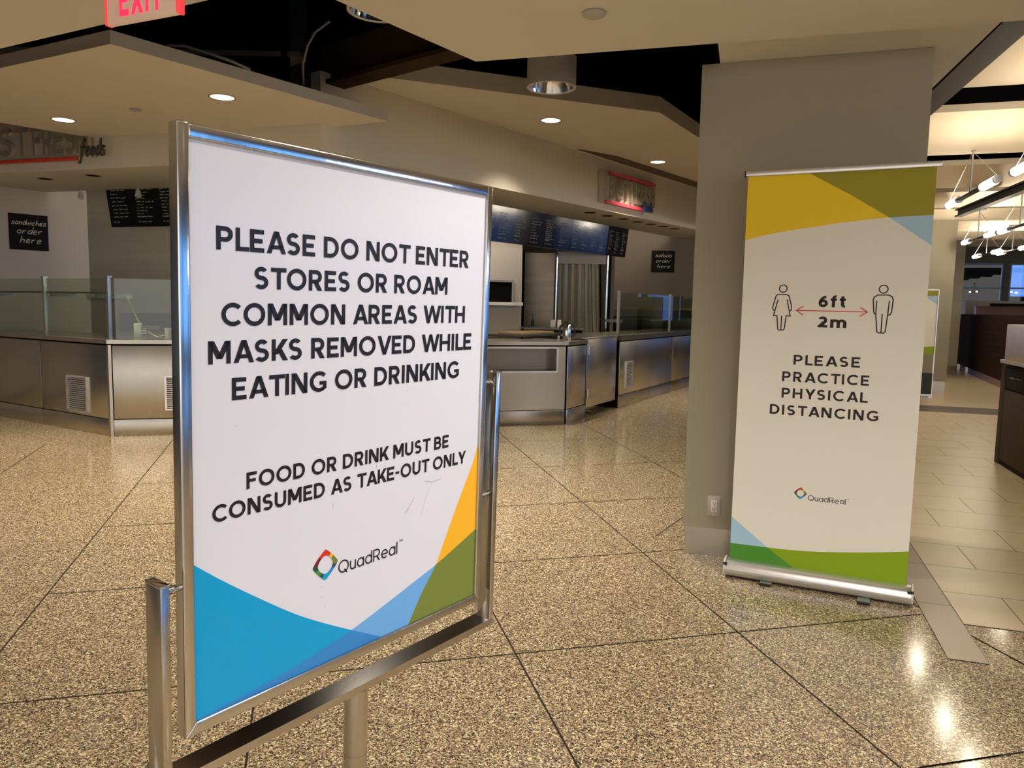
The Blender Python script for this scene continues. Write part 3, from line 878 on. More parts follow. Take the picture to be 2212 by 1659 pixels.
def logo(b, cx, cz, r, y, x0, x1, zb, cap, ink):
    cols = [(35, 'p_olive'), (60, 'p_yellow'), (128, 'l_red'), (178, 'l_maroon'), (200, 'l_dgreen'), (238, 'l_green'), (256, 'l_dgreen'), (302, 'p_cyan'), (332, 'p_blue'), (352, 'l_navy'), (361, 'p_olive')]
    N = 90
    def pt(a, rr, e):
        c, s = math.cos(a), math.sin(a)
        k = rr / (abs(c) ** e + abs(s) ** e) ** (1 / e)
        return c * k, s * k
    ro = [pt(2 * PI * i / N, r, 1.18) for i in range(N)]
    ri = [pt(2 * PI * i / N + 0.12, r * 0.64, 1.55) for i in range(N)]
    ri = [pt(2 * PI * i / N, r * 0.60, 1.6) for i in range(N)]
    for i in range(N):
        j = (i + 1) % N
        a = 360.0 * (i + 0.5) / N
        k = next(n for lim, n in cols if a < lim)
        b.poly([(cx + p[0], y, cz + p[1]) for p in (ri[i], ro[i], ro[j], ri[j])][::-1], M[k])
    b.text('QuadReal', x0, x1, zb, cap, y, ink, t=0.115, space=-0.02)
    b.text('TM', x1 + (x1 - x0) * 0.03, x1 + (x1 - x0) * 0.095, zb + cap * 0.92, cap * 0.2, y, ink, t=0.12)
lg = MB()
logo(lg, .2329, .1753, .0243, YT, .2584, .3865, .1530, .0205, M['ink'])
lg.build('logo', None, poster, xf=XS)
# bracket: two arms, a bottom bar and the pins that carry the frame
UY0, UY1 = -0.0082, 0.0300
AL0, AL1, AR0, AR1 = -0.0345, -0.0225, 0.6305, 0.6430
ub = MB()
ub.box(AL0, AL1, UY0, UY1, -0.056, 0.2200, None, 0.0012)
ub.build('bracket_arm', M['chrome_side'], sign, xf=XS)
MB().box(AL0 - 0.0006, AL1 + 0.0006, UY0 - 0.0006, UY1 + 0.0006, 0.2185, 0.2225, None, 0.0012).build('end_cap', M['chrome_side'], sign, xf=XS)
MB().box(AR0, AR1, UY0, UY1, -0.048, 0.4490, None, 0.0015).build('bracket_arm', M['chrome'], sign, xf=XS)
MB().box(AR0 - 0.0006, AR1 + 0.0006, UY0 - 0.0006, UY1 + 0.0006, 0.4475, 0.4512, None, 0.0012).build('end_cap', M['chrome'], sign, xf=XS)
cb = MB()
cb.prism([(AL1, UY0, -0.056), (AR1 - 0.012, UY0, -0.056), (AR1 - 0.0035, UY0, -0.0525), (AR1, UY0, -0.046), (AR1, UY0, -0.043), (AL1, UY0, -0.043)], (0, UY1 - UY0, 0))
cb.build('bracket_bar', M['chrome_side'], sign, xf=XS, recalc=True)
for x0, x1, z in ((AL1, 0.0, 0.2065), (SW, AR0, 0.4310), (SW, AR0, 0.2095)):
    pn = MB()
    pn.tube([(x0, 0.0105, z), (x1, 0.0105, z)], 0.0046, n=14)
    pn.tube([((x0 + x1) / 2 - 0.0015, 0.0105, z), ((x0 + x1) / 2 + 0.0015, 0.0105, z)], 0.0058, n=14)
    pn.build('pin', M['chrome'], sign, xf=XS)
pp = MB()
pp.tube([(0.304, 0.0105, -0.056), (0.304, 0.0105, -0.168)], 0.0196, n=28)
pp.tube([(0.304, 0.0105, -0.168), (0.304, 0.0105, -0.1692)], 0.0188, n=28)
pp.tube([(0.304, 0.0105, -0.1692), (0.304, 0.0105, -0.800)], 0.0196, n=28)
pp.build('pole', M['chrome_side'], sign, xf=XS)
wb = MB()
wb.lathe([(0, 0), (0.19, 0), (0.195, 0.006), (0.19, 0.012), (0.05, 0.022), (0.03, 0.03), (0, 0.03)], n=48, c=(foot.x, foot.y, 0))
wb.build('base_plate', M['chrome_side'], sign, xf=ms0.inverted())

# ================================================================== ROLL-UP BANNER
MBN = frame((1.1641, 3.8829), 0.9036, -0.4282, 0.0)
BW, BZ0, BZ1 = 0.8285, 0.085, 2.0515
ban = thing('roll_up_banner', 'tall roll-up banner asking to practice physical distancing, with yellow top and green foot', 'banner', MBN)
tp = lambda L: [(x, z + BZ0) for x, z in L]
gb = MB()
gb.box(0, BW, 0.0, 0.0008, BZ0 - 0.02, BZ1, M['b_white'])
YB = -0.0004
Ya = tp([(.2906, 1.9665), (.4766, 1.8574), (.6462, 1.7472)])
Yc = tp([(0, 1.6540), (.0800, 1.6735), (.1653, 1.6901), (.2500, 1.7030), (.3352, 1.7140), (.4100, 1.7240), (.4832, 1.7325), (.5650, 1.7405), (.6462, 1.7472)])
flat(gb, curve2(Yc) + Ya[::-1][1:] + tp([(0, 1.9665)]), YB, M['b_yellow'])
flat(gb, Ya + tp([(BW, 1.7524), (BW, 1.9665)]), YB, M['b_olive'])
flat(gb, [Ya[2]] + tp([(BW, 1.6150), (BW, 1.7524)]), YB, M['b_blue'])
Gc = tp([(.1856, .0883), (.2850, .0920), (.3863, .0995), (.5000, .1130), (.6264, .1320), (.7300, .1500), (BW, .1691)])
flat(gb, tp([(0, .2275), (.0989, .1533), (.1856, .0883), (0, .0843)][::-1]), YB, M['b_blue'])
flat(gb, tp([(0, -.01), (.334, -.01), (.1856, .0883), (0, .0843)]), YB, M['b_dgreen'])
flat(gb, [(.334, BZ0 - .01), (BW, BZ0 - .01)] + curve2(Gc)[::-1], YB, M['b_green'])
gra = gb.build('graphic', None, ban)
YC = -0.0008
for s, x0, x1, z, cap in (('PLEASE', .2619, .5640, 1.0376, .0492), ('PRACTICE', .2126, .6085, .9520, .0500), ('PHYSICAL', .2142, .6078, .8696, .0500), ('DISTANCING', .1618, .6587, .7833, .0500)):
    MB().text(s, x0, x1, z + BZ0, cap, YC, M['ink_soft'], t=0.19, space=0.10).build('lettering', None, gra)
MB().text('6ft', .3620, .4838, 1.3250 + BZ0, .0560, YC, M['ink_soft'], t=0.23, space=0.06).build('lettering', None, gra)
MB().text('2m', .3638, .4925, 1.2260 + BZ0, .0535, YC, M['ink_soft'], t=0.23, space=0.06).build('lettering', None, gra)
ib = MB()
def arc(cx, cz, r, n=28):
    return [(cx + r * math.cos(2 * PI * k / n), cz + r * math.sin(2 * PI * k / n) + BZ0) for k in range(n)]
w = 0.0052
ib.stroke(arc(.1948, 1.4135, .0180), w, YC, M['ink_soft'], True)
for L in ([(.1598, 1.3041), (.1524, 1.3070), (.1490, 1.3187), (.1606, 1.3680), (.1640, 1.3780), (.1712, 1.3843), (.2128, 1.3845), (.2225, 1.3790), (.2270, 1.3690), (.2396, 1.3197), (.2385, 1.3081), (.2294, 1.3033)],
          [(.2156, 1.3601), (.2344, 1.2789), (.2151, 1.2786), (.2098, 1.2143), (.2056, 1.2083), (.1822, 1.2077), (.1785, 1.2135), (.1721, 1.2789), (.1553, 1.2788), (.1734, 1.3598)],
          [(.1938, 1.2790), (.1940, 1.2085)]):
    ib.stroke(tp(L), w, YC, M['ink_soft'])
ib.stroke(arc(.6439, 1.4139, .0186), w, YC, M['ink_soft'], True)
for L in ([(.6173, 1.2963), (.6127, 1.2962), (.6081, 1.3050), (.6024, 1.3620), (.6060, 1.3760), (.6214, 1.3862), (.6664, 1.3864), (.6820, 1.3790), (.6874, 1.3640), (.6842, 1.3083), (.6790, 1.2950), (.6690, 1.2916)],
          [(.6179, 1.3590), (.6173, 1.2963), (.6269, 1.2129), (.6338, 1.2075), (.6564, 1.2069), (.6626, 1.2138), (.6682, 1.2915), (.6714, 1.3594)],
          [(.6449, 1.2967), (.6448, 1.2080)]):
    ib.stroke(tp(L), w, YC, M['ink_soft'])
for L in ([(.2625, 1.3070), (.5797, 1.3052)], [(.2940, 1.3282), (.2620, 1.3070), (.2939, 1.2850)], [(.5489, 1.3265), (.5802, 1.3052), (.5492, 1.2835)]):
    ib.stroke(tp(L), 0.0045, YC, M['red'])
ib.build('pictogram', None, gra)
lg2 = MB()
logo(lg2, .3296, .3918 + BZ0, .0302, YC, .3650, .5400, .3605 + BZ0, .0265, M['ink_soft'])
lg2.build('logo', None, gra)
kb = MB()
prof = [(-0.052, 0.012), (-0.060, 0.022), (-0.060, 0.040), (-0.056, 0.043), (-0.060, 0.046), (-0.052, 0.068), (-0.030, 0.084), (-0.004, 0.088), (0.004, 0.088), (0.03, 0.084), (0.05, 0.06), (0.056, 0.03), (0.05, 0.012)]
kb.prism([(-0.018, y, z) for y, z in prof], (BW + 0.040, 0, 0), M['alu'])
cas = kb.build('cassette', None, ban, recalc=True)
for x0 in (-0.022, BW + 0.0222):
    eb = MB()
    eb.prism([(x0, y * 1.04, 0.004 + z * 1.03) for y, z in prof], (0.008, 0, 0), M['plastic_white'])
    eb.build('end_cap', None, cas, recalc=True)
    MB().box(x0 - 0.0005 if x0 < 0 else x0 - 0.018, x0 + 0.018 if x0 < 0 else x0 + 0.0085, -0.0615, -0.045, 0.068, 0.078, M['black']).build('latch', None, cas)
imb = MBN.inverted()
for (fu, fv, gu, gv) in ((1652, 1262, 1660, 1250), (1865, 1302, 1862, 1288)):
    q = imb @ at(fu, fv, 0.01)
    f2 = MB()
    f2.box(q.x - 0.028, q.x + 0.028, q.y, 0.10, 0.0, 0.010, M['alu_dark'], 0.002)
    f2.box(q.x - 0.029, q.x + 0.029, q.y - 0.004, q.y + 0.006, 0.0, 0.013, M['black'], 0.002)
    f2.build('foot', None, ban)
MB().box(-0.012, BW + 0.022, -0.012, 0.012, BZ1, BZ1 + 0.026, M['alu'], 0.005).box(-0.016, -0.012, -0.013, 0.013, BZ1 - 0.002, BZ1 + 0.028, M['black']).build('top_rail', None, ban)
MB().tube([(BW / 2, 0.03, 0.05), (BW / 2, 0.018, BZ1 + 0.01)], 0.008, M['alu'], n=10).build('support_pole', None, ban)

# second, smaller display far down the aisle in front of the next pillar
q = at(2012, 858, 0)
m2 = frame((q.x, q.y), DDIR.x, DDIR.y)
hz = loc(m2, 2022, 625)[1]
ds = thing('display_stand', 'silver framed poster display beside the second pillar, black panel at its foot', 'display stand', m2)
b = MB()
b.box(-0.80, 0, -0.02, 0.02, hz - 0.02, hz); b.box(-0.014, 0, -0.02, 0.02, 0.03, hz); b.box(-0.80, -0.77, -0.02, 0.02, 0.03, hz); b.box(-0.80, 0, -0.03, 0.03, 0.02, 0.05)
b.box(-0.78, -0.72, -0.15, 0.15, 0, 0.02); b.box(-0.08, -0.02, -0.15, 0.15, 0, 0.02)
b.build('frame', M['alu'], ds)
zt = [loc(m2, 2010, v)[1] for v in (627, 640, 653, 748, 765)]
b = MB()
b.box(-0.77, -0.014, -0.005, 0.005, zt[4], zt[0], M['b_white'])
flat(b, [(-0.77, zt[1] - 0.06), (-0.22, zt[1]), (-0.40, zt[0]), (-0.77, zt[0])], -0.006, M['b_yellow'])
flat(b, [(-0.22, zt[1]), (-0.014, zt[1] + 0.01), (-0.014, zt[0]), (-0.40, zt[0])], -0.006, M['b_olive'])
flat(b, [(-0.22, zt[1]), (-0.014, zt[2] - 0.04), (-0.014, zt[1] + 0.01)], -0.006, M['b_blue'])
flat(b, [(-0.77, zt[4]), (-0.014, zt[4]), (-0.014, zt[3]), (-0.6, zt[3] - 0.05), (-0.77, zt[3] - 0.04)], -0.006, M['b_green'])
b.build('poster', None, ds)
zk = loc(m2, 2010, 806)[1]
MB().box(-0.77, -0.014, -0.02, 0.0, 0.05, zk, M['black']).build('base_panel', None, ds)

# ---- power outlet on the near pillar
fo = cd(4.308, 0.0)
mo = frame((fo.x, fo.y), DDIR.x, DDIR.y)
ox, oz = loc(mo, 1542.5, 1093)
mout = mo.copy(); mout.translation = mo @ Vector((ox, 0, oz))
ol = thing('power_outlet', 'pale double power outlet low on the near pillar, left of the banner', 'power outlet', mout)
MB().box(-0.036, 0.036, -0.006, 0, -0.058, 0.058, M['plastic'], 0.003).build('cover_plate', None, ol)
b = MB(); b.box(-0.017, 0.017, -0.0085, -0.005, -0.034, 0.034, M['plastic_white'], 0.002)
for s in (-1, 1):
    for x in (-0.006, 0.006): b.box(x - 0.0013, x + 0.0013, -0.0089, -0.008, s * 0.017 - 0.002, s * 0.017 + 0.006, M['black'])
    b.tube([(0, -0.0089, s * 0.017 - 0.007), (0, -0.008, s * 0.017 - 0.007)], 0.0025, M['black'], n=10)
b.build('socket', None, ol)
for s in (-1, 1):
    MB().tube([(0, -0.007, s * 0.048), (0, -0.005, s * 0.048)], 0.003, M['alu'], n=10).build('screw', None, ol)

# ================================================================== FOOD COUNTER
def shear(k, zt):
    m = Matrix.Identity(4); m[1][2] = -k; m[1][3] = k * zt
    return m

HW = {
 's': [[(.45,.48),(.30,.55),(.12,.50),(.15,.36),(.40,.24),(.42,.08),(.20,0),(.03,.08)]],
 'a': [[(.48,.50),(.30,.55),(.08,.42),(.03,.18),(.15,.02),(.35,.08),(.48,.30),(.50,.52),(.50,.10),(.58,0)]],
 'n': [[(.05,.52),(.08,0),(.10,.30),(.25,.52),(.42,.50),(.46,.30),(.46,0)]],
 'd': [[(.45,.45),(.28,.55),(.08,.40),(.05,.15),(.18,0),(.38,.10),(.50,.40),(.55,1.0)], [(.55,1.0),(.50,0)]],
 'w': [[(.03,.52),(.12,.02),(.30,.40),(.42,.02),(.62,.54)]],
 'i': [[(.10,.50),(.08,0)], [(.11,.70),(.14,.76)]],
 'c': [[(.45,.45),(.28,.55),(.08,.38),(.06,.12),(.20,0),(.42,.08)]],
 'h': [[(.08,1.0),(.05,0)], [(.07,.26),(.28,.52),(.42,.45),(.44,0)]],
 'e': [[(.06,.28),(.42,.32),(.40,.50),(.22,.55),(.06,.35),(.08,.08),(.25,0),(.46,.08)]],
 'o': [[(.25,.55),(.08,.40),(.06,.15),(.22,0),(.42,.12),(.45,.40),(.28,.55)]],
 'r': [[(.06,.52),(.06,0)], [(.07,.28),(.25,.50),(.42,.48)]],
 'l': [[(.15,1.0),(.08,0)]],
 'f': [[(.52,.86),(.38,1.0),(.24,.84),(.12,0),(.0,-.36),(-.16,-.38)], [(.02,.50),(.44,.55)]],
}
def hand(b, s, x0, x1, z0, h, w, y, m, slant=0.18, ext=0.0):
    segs, x = [], 0.0
    for ch in s:
        wd = .68 if ch == 'w' else (.26 if ch in 'il' else .60)
        for L in HW[ch]:
            segs.append([(px + x + pz * slant, pz) for px, pz in L])
        x += wd
    xs = [p[0] for L in segs for p in L]
    lo = min(xs); k = (x1 - x0) / (max(xs) - lo)
    for L in segs:
        P = [(x0 + (px - lo) * k, z0 + pz * h) for px, pz in L]
        if ext > 0:
            b.tube([(p[0], y - ext / 2, p[1]) for p in P], w, m, n=6)
        else:
            b.stroke(P, w, y, m)

def scrawl(b, x0, x1, z0, z1, rows, w, y, m, rnd, fill=(0.35, 0.95)):
    """rows of illegible chalk writing"""
    for r_ in range(rows):
        z = z1 - (z1 - z0) * (r_ + 0.5) / rows
        x = x0 + rnd.uniform(0, 0.1) * (x1 - x0)
        end = x0 + (x1 - x0) * rnd.uniform(*fill)
        while x < end:
            l = min(rnd.uniform(0.03, 0.09), end - x)
            n = max(3, int(l / 0.016))
            b.stroke([(x + l * i / n, z + rnd.uniform(-1, 1) * w * 0.55) for i in range(n + 1)], w, y, m)
            x += l + 0.018

# ---- plan of the counter
P1, P2 = at(240, 943), at(1222, 916)
PL = at(0, 899); PL = P1 + (PL - P1).normalized() * 4.2
PR = at(1490, 834); rdir = (PR - P2).normalized(); PR = P2 + rdir * 6.6
def fr(a, b): d = b - a; return frame((a.x, a.y), d.x, d.y)
ML_, MF_, MR_ = fr(PL, P1), fr(P1, P2), fr(P2, PR)
LL, LF, LRN = (P1 - PL).length, (P2 - P1).length, (PR - P2).length
def miter(p, d0, d1, dep):
    n0, n1 = Vector((-d0.y, d0.x, 0)), Vector((-d1.y, d1.x, 0))
    b = (n0 + n1).normalized()
    return p + b * (dep / b.dot(n0))
dL, dF, dR = (P1 - PL).normalized(), (P2 - P1).normalized(), rdir
DEP = 0.72
NLv, NFv, NRv = (Vector((-d.y, d.x, 0)) for d in (dL, dF, dR))
IM1, IM2 = miter(P1, dL, dF, DEP), miter(P2, dF, dR, DEP)
def inner_x(mx, p): return (mx.inverted() @ p).x

def cabinet(mx, x0, x1, z0, z1, y0=0.0, dep=DEP, xi0=None, xi1=None, kick=0.17, niche=None):
    """stainless unit; its back corners may be mitred (xi0, xi1)"""
    xi0 = x0 if xi0 is None else xi0
    xi1 = x1 if xi1 is None else xi1
    b = MB()
    if niche is None:
        b.prism([(x0, y0, z0), (x1, y0, z0), (xi1, dep, z0), (xi0, dep, z0)], (0, 0, z1 - z0))
    return b

ZTOP, ZP = 0.978, 0.925
def unit(name, lab, mx, x0, x1, xi0=None, xi1=None, vent=None, grp='stainless counter units', base=True, ztop=ZP):
    loc_m = mx.copy(); loc_m.translation = mx @ Vector((x0, 0, 0))
    sh = Matrix.Translation((-x0, 0, 0))
    t = thing(name, lab, 'counter unit', loc_m, grp)
    g_ = 0.004
    x0 += 0.002; x1 -= 0.002
    xi0 = x0 if xi0 is None else xi0 + 0.002; xi1 = x1 if xi1 is None else xi1 - 0.002
    b = MB()
    b.prism([(x0, 0.02, 0), (x1, 0.02, 0), (xi1, DEP - 0.01, 0), (xi0, DEP - 0.01, 0)], (0, 0, ztop + 0.012), M['gap'])
    b.build('carcass', None, t, xf=sh, recalc=True)
    MB().box(x0 + g_, x1 - g_, 0.004, 0.022, 0.176, ztop - 0.006, M['steel'], 0.004).build('front_panel', None, t, xf=sh)
    MB().box(x0, x1, 0.0, 0.022, 0.0, 0.170, M['steel'], 0.003).build('kick_plate', None, t, xf=sh)
    if vent:
        u0, u1, v0, v1 = vent
        b = MB()
        for q in ((u0, u1, v0, v0 + 0.016), (u0, u1, v1 - 0.016, v1), (u0, u0 + 0.016, v0 + 0.016, v1 - 0.016), (u1 - 0.016, u1, v0 + 0.016, v1 - 0.016)):
            b.box(q[0], q[1], -0.022, 0.006, q[2], q[3], M['alu'])
        n = max(6, int((v1 - v0) / 0.022))
        for k in range(n):
            z = v0 + 0.018 + (v1 - v0 - 0.036) * (k + 0.5) / n
            b.prism([(u0 + 0.014, -0.017, z - 0.007), (u0 + 0.014, -0.013, z - 0.007), (u0 + 0.014, -0.003, z + 0.006), (u0 + 0.014, -0.007, z + 0.006)], (u1 - u0 - 0.028, 0, 0), M['alu'])
        b.box(u0 + 0.01, u1 - 0.01, -0.001, 0.003, v0 + 0.01, v1 - 0.01, M['gap'])
        b.build('vent_grille', None, t, xf=sh)
    return t

lx = lambda m, u, v: loc(m, u, v)
xj = lx(ML_, 88, 800)[0]
v0 = lx(ML_, 149, 887); v1 = lx(ML_, 189, 808)
vv = (v0[0], v1[0], v0[1] + 0.01, lx(ML_, 149, 806)[1] - 0.02)
xi_L1 = inner_x(ML_, IM1)
unit('counter_unit', 'plain stainless counter unit at the left end of the food counter', ML_, LL - 2.85, xj)
unit('counter_unit', 'stainless counter unit with louvred vent, left of the counter corner', ML_, xj, LL - 0.03, None, xi_L1, vent=vv)
vf0, vf1 = lx(MF_, 358, 886), lx(MF_, 358, 812)
xi_F0, xi_F1 = inner_x(MF_, IM1), inner_x(MF_, IM2)
XF = [0.03, 1.15, 2.45, lx(MF_, 1000, 850)[0], LF]
unit('counter_unit', 'warm lit stainless counter unit with a vent, just behind the left edge of the sign', MF_, XF[0], XF[1], xi_F0, XF[1], vent=(vf0[0], vf0[0] + 0.26, vf0[1], vf1[1]))
unit('counter_unit', 'stainless counter unit hidden behind the sign, left one', MF_, XF[1], XF[2])
unit('counter_unit', 'stainless counter unit hidden behind the sign, beside the niche unit', MF_, XF[2], XF[3])
MB_corner = thing('corner_post', 'narrow stainless post at the left corner of the counter', 'corner post', Matrix.Translation(P1))
MB().prism([tuple((P1 + dL * -0.028 - P1)), tuple((NLv * 0.0)), tuple(dF * 0.028), tuple(IM1 * 0 + (NLv + NFv).normalized() * 0.06)], (0, 0, ZP), M['steel']).build('post', None, MB_corner, recalc=True)

# unit with the open niche, right of the sign
nx1, nz1 = lx(MF_, 1203, 747); nz1 = min(nz1, 0.898); _, nz0 = lx(MF_, 1203, 801)
lm = MF_.copy(); lm.translation = MF_ @ Vector((XF[3], 0, 0)); sh = Matrix.Translation((-XF[3], 0, 0))
un = thing('counter_unit', 'stainless counter unit with a long open niche under its top', 'counter unit', lm, 'stainless counter units')
x0, x1 = XF[3], XF[4] - 0.02
b = MB()
nx0 = x0 + 0.12
b.prism([(x0, 0.30, 0), (LF + (xi_F1 - LF) * 0.30 / DEP - 0.01, 0.30, 0), (xi_F1 - 0.005, DEP - 0.01, 0), (x0, DEP - 0.01, 0)], (0, 0, ZP + 0.012))
b.build('carcass', M['gap'], un, xf=sh, recalc=True)
b = MB()
b.box(x0 + .004, x1, 0.004, 0.022, 0.176, nz0)
b.box(x0 + .004, nx0, 0.004, 0.022, nz0, nz1); b.box(nx1, x1, 0.004, 0.022, nz0, nz1)
b.box(x0 + .004, x1, 0.004, 0.022, nz1, ZP - 0.004)
b.build('front_panel', M['steel'], un, xf=sh)
b = MB()
b.box(nx0, nx1, 0.022, 0.21, nz0 - 0.012, nz0); b.box(nx0, nx1, 0.022, 0.21, nz1, nz1 + 0.004)
b.box(nx0 - 0.01, nx0, 0.022, 0.21, nz0, nz1); b.box(nx1, nx1 + 0.01, 0.022, 0.21, nz0, nz1); b.box(nx0, nx1, 0.205, 0.215, nz0, nz1)
b.build('niche', M['steel_dark'], un, xf=sh)  # darker steel paints in the shade of the recess
b = MB()
for q in ((nx0 - .02, nx1 + .02, nz0 - .02, nz0), (nx0 - .02, nx1 + .02, nz1, nz1 + .014), (nx1, nx1 + .02, nz0, nz1), (nx0 - .02, nx0, nz0, nz1)):
    b.box(q[0], q[1], -0.006, 0.004, q[2], q[3])
b.build('niche_rim', M['alu'], un, xf=sh)
MB().box(x0, x1, 0.0, 0.022, 0.0, 0.170, M['steel'], 0.003).build('kick_plate', None, un, xf=sh)

# right run: corner unit, lifting gate, glazed units
xr = [0.02, lx(MR_, 1265, 850)[0], lx(MR_, 1268, 830)[0], lx(MR_, 1332, 800)[0], lx(MR_, 1338, 800)[0], lx(MR_, 1453, 760)[0], LRN - 0.6]
xi_R0 = inner_x(MR_, IM2)
unit('counter_unit', 'short stainless unit at the right corner of the counter beside the gate', MR_, xr[0], xr[1], xi_R0 if xi_R0 < xr[1] else xr[1] - .05, xr[1])
gz0, gz1 = lx(MR_, 1300, 872)[1], 0.985
lm = MR_.copy(); lm.translation = MR_ @ Vector((xr[2], 0, 0)); sh = Matrix.Translation((-xr[2], 0, 0))
gt = thing('counter_gate', 'stainless swing gate in the counter, hung clear of the floor', 'gate', lm)
MB().box(xr[2], xr[3], 0.01, 0.05, gz0, gz1, M['steel'], 0.004).build('gate_leaf', None, gt, xf=sh)
MB().box(xr[2] - 0.01, xr[3] + 0.01, 0.0, 0.30, gz1, gz1 + 0.028, M['steel'], 0.004).build('gate_top', None, gt, xf=sh)
for z in (0.30, 0.86):
    MB().tube([(xr[2] + 0.03, 0.0, z - 0.06), (xr[2] + 0.03, 0.0, z + 0.06)], 0.009, M['alu'], n=10).build('hinge', None, gt, xf=sh)
v0 = lx(MR_, 1349, 838); v1 = lx(MR_, 1366, 776)
unit('counter_unit', 'stainless unit under the glass guard with a tan vent, right of the gate', MR_, xr[4], xr[5], vent=(v0[0], v1[0], v0[1], v1[1] - 0.02))
unit('counter_unit', 'plain stainless unit under the glass guard, next to the pillar', MR_, xr[5], xr[6])

# continuous worktops
def off(p, n, d): return p + n * d
o1 = miter(P1, dL, dF, -0.018); o2 = miter(P2, dF, dR, -0.018)
pA = PL + dL * (LL - 2.85)
gE = P2 + dR * xr[1]
top = [pA - NLv * 0.018, o1, o2, gE - NRv * 0.018, gE + NRv * DEP, IM2, IM1, pA + NLv * DEP]
wt = tag(MB().prism([(p.x, p.y, 0.937) for p in top], (0, 0, ZTOP - 0.937)).build('worktop', M['steel'], recalc=True), 'stainless worktop running round the front of the food counter', 'worktop')
pB, pC = P2 + dR * xr[4], P2 + dR * xr[6]
tag(MB().prism([(p.x, p.y, 0.937) for p in (pB - NRv * 0.018, pC - NRv * 0.018, pC + NRv * DEP, pB + NRv * DEP)], (0, 0, ZTOP + 0.03 - 0.937)).build('worktop', M['steel'], recalc=True),
    'stainless worktop under the glass guard near the pillar', 'worktop')

# glass guards
def guard(lab, mx, x0, x1, zb, zt, posts, shelf=None, ins=0.05):
    lm = mx.copy(); lm.translation = mx @ Vector((x0, ins, zb)); sh = lm.inverted() @ mx
    t = thing('glass_guard', lab, 'glass guard', lm)
    cuts = sorted([x0] + [p for p in posts if x0 < p < x1] + [x1])
    for a, c_ in zip(cuts, cuts[1:]):
        MB().box(a + 0.006, c_ - 0.006, ins, ins + 0.008, zb + 0.004, zt, M['glass_g']).build('glass_pane', None, t, xf=sh)
    for p in posts:
        b = MB()
        b.box(p - 0.018, p + 0.018, ins - 0.012, ins + 0.022, zb, zt + 0.012)
        b.box(p - 0.03, p + 0.03, ins - 0.02, ins + 0.03, zt + 0.012, zt + 0.022)
        b.build('post', M['steel'], t, xf=sh)
    if shelf:
        b = MB()
        b.box(x0 + .03, x1 - .03, ins + 0.03, ins + 0.33, shelf, shelf + 0.010, M['glass_g'])
        b.box(x0 + .03, x1 - .03, ins + 0.028, ins + 0.032, shelf - 0.004, shelf + 0.014, M['glass_edge'])
        b.build('glass_shelf', None, t, xf=sh)
        for a in (x0 + 0.3, (x0 + x1) / 2 + .2, x1 - 0.3):
            MB().box(a - 0.015, a + 0.015, ins + 0.05, ins + 0.32, shelf - 0.04, shelf, M['steel_dark']).build('shelf_bracket', None, t, xf=sh)
    return t
zgt = loc(ML_, 236, 601, 0.05)[1]
guard('tall glass guard with a glass shelf on the left run of the counter', ML_, LL - 2.8, LL - 0.05, ZTOP, zgt, [lx(ML_, 86, 660)[0], LL - 0.05], shelf=loc(ML_, 160, 633, 0.1)[1])
guard('clear glass guard on the counter front, left edge meeting the corner post', MF_, 0.06, 2.2, ZTOP, zgt, [2.2])
zr = loc(MR_, 1343, 632, 0.05)[1]
guard('glass guard reflecting blue windows, on the counter beside the pillar', MR_, xr[4] + 0.04, xr[6], ZTOP + 0.03, zr, [xr[4] + 0.04, lx(MR_, 1453, 700)[0]], shelf=1.22)

# odds and ends on the worktops
def onfront(u, v, z): return at(u, v, z)
q = at(297, 729, ZTOP)
bxm = frame((q.x, q.y), dF.x, dF.y, ZTOP)
t = thing('control_box', 'small pale control box with a round metal dial on the worktop behind the glass', 'control box', bxm)
MB().box(-0.035, 0.035, 0, 0.10, 0, 0.15, M['plastic_white'], 0.006).build('housing', None, t)
MB().tube([(0.035, 0.05, 0.07), (0.09, 0.05, 0.07)], [0.045, 0.04], M['chrome'], n=20).build('dial', None, t)
q = at(363, 728, ZTOP)
MBX = frame((q.x, q.y), dF.x, dF.y, ZTOP)
t = thing('paper_cup', 'white cup on the worktop close to the left edge of the sign', 'cup', MBX)
MB().lathe([(0, 0), (0.026, 0), (0.036, 0.10), (0.033, 0.10), (0.024, 0.004), (0, 0.004)], M['plastic_white'], n=24).build('cup', None, t)
q = at(325, 712, ZTOP)
MBX = frame((q.x, q.y), dF.x, dF.y, ZTOP)
t = thing('steel_bin_lid', 'low tan board lying on the worktop right of the control box', 'board', MBX)
t.name = 'serving_board'
MB().box(-0.09, 0.09, 0, 0.14, 0, 0.05, M['wood_tray'], 0.004).build('board', None, t)

# ---- bulkhead signs
def bulkhead_sign(lab, mx, x0, x1, zb0, zb1, bars, letters, script, colbar, colscript, outline):
    lm = mx.copy(); lm.translation = mx @ Vector((x0, 0, zb0)); sh = lm.inverted() @ mx
    t = thing('shop_sign', lab, 'sign', lm)
    MB().box(x0, x1, -0.035, -0.004, zb0, zb1, M['sign_panel']).build('backing_panel', None, t, xf=sh)
    for (a, c_, z, h) in bars:
        MB().box(a, c_, -0.075, -0.035, z, z + h, colbar, 0.004).build('light_bar', None, t, xf=sh)
    for s, a, c_, z, h in letters:
        MB().text(s, a, c_, z, h, -0.03, M['letter'], t=0.17, ext=0.05, m_side=M['letter_side']).build('letters', None, t, xf=sh)
    b = MB()
    s, a, c_, z, h = script
    hand(b, s, a, c_, z, h, 0.013, -0.07, colscript, 0.15, ext=0.05)
    b.build('script_letters', None, t, xf=sh)
    return t
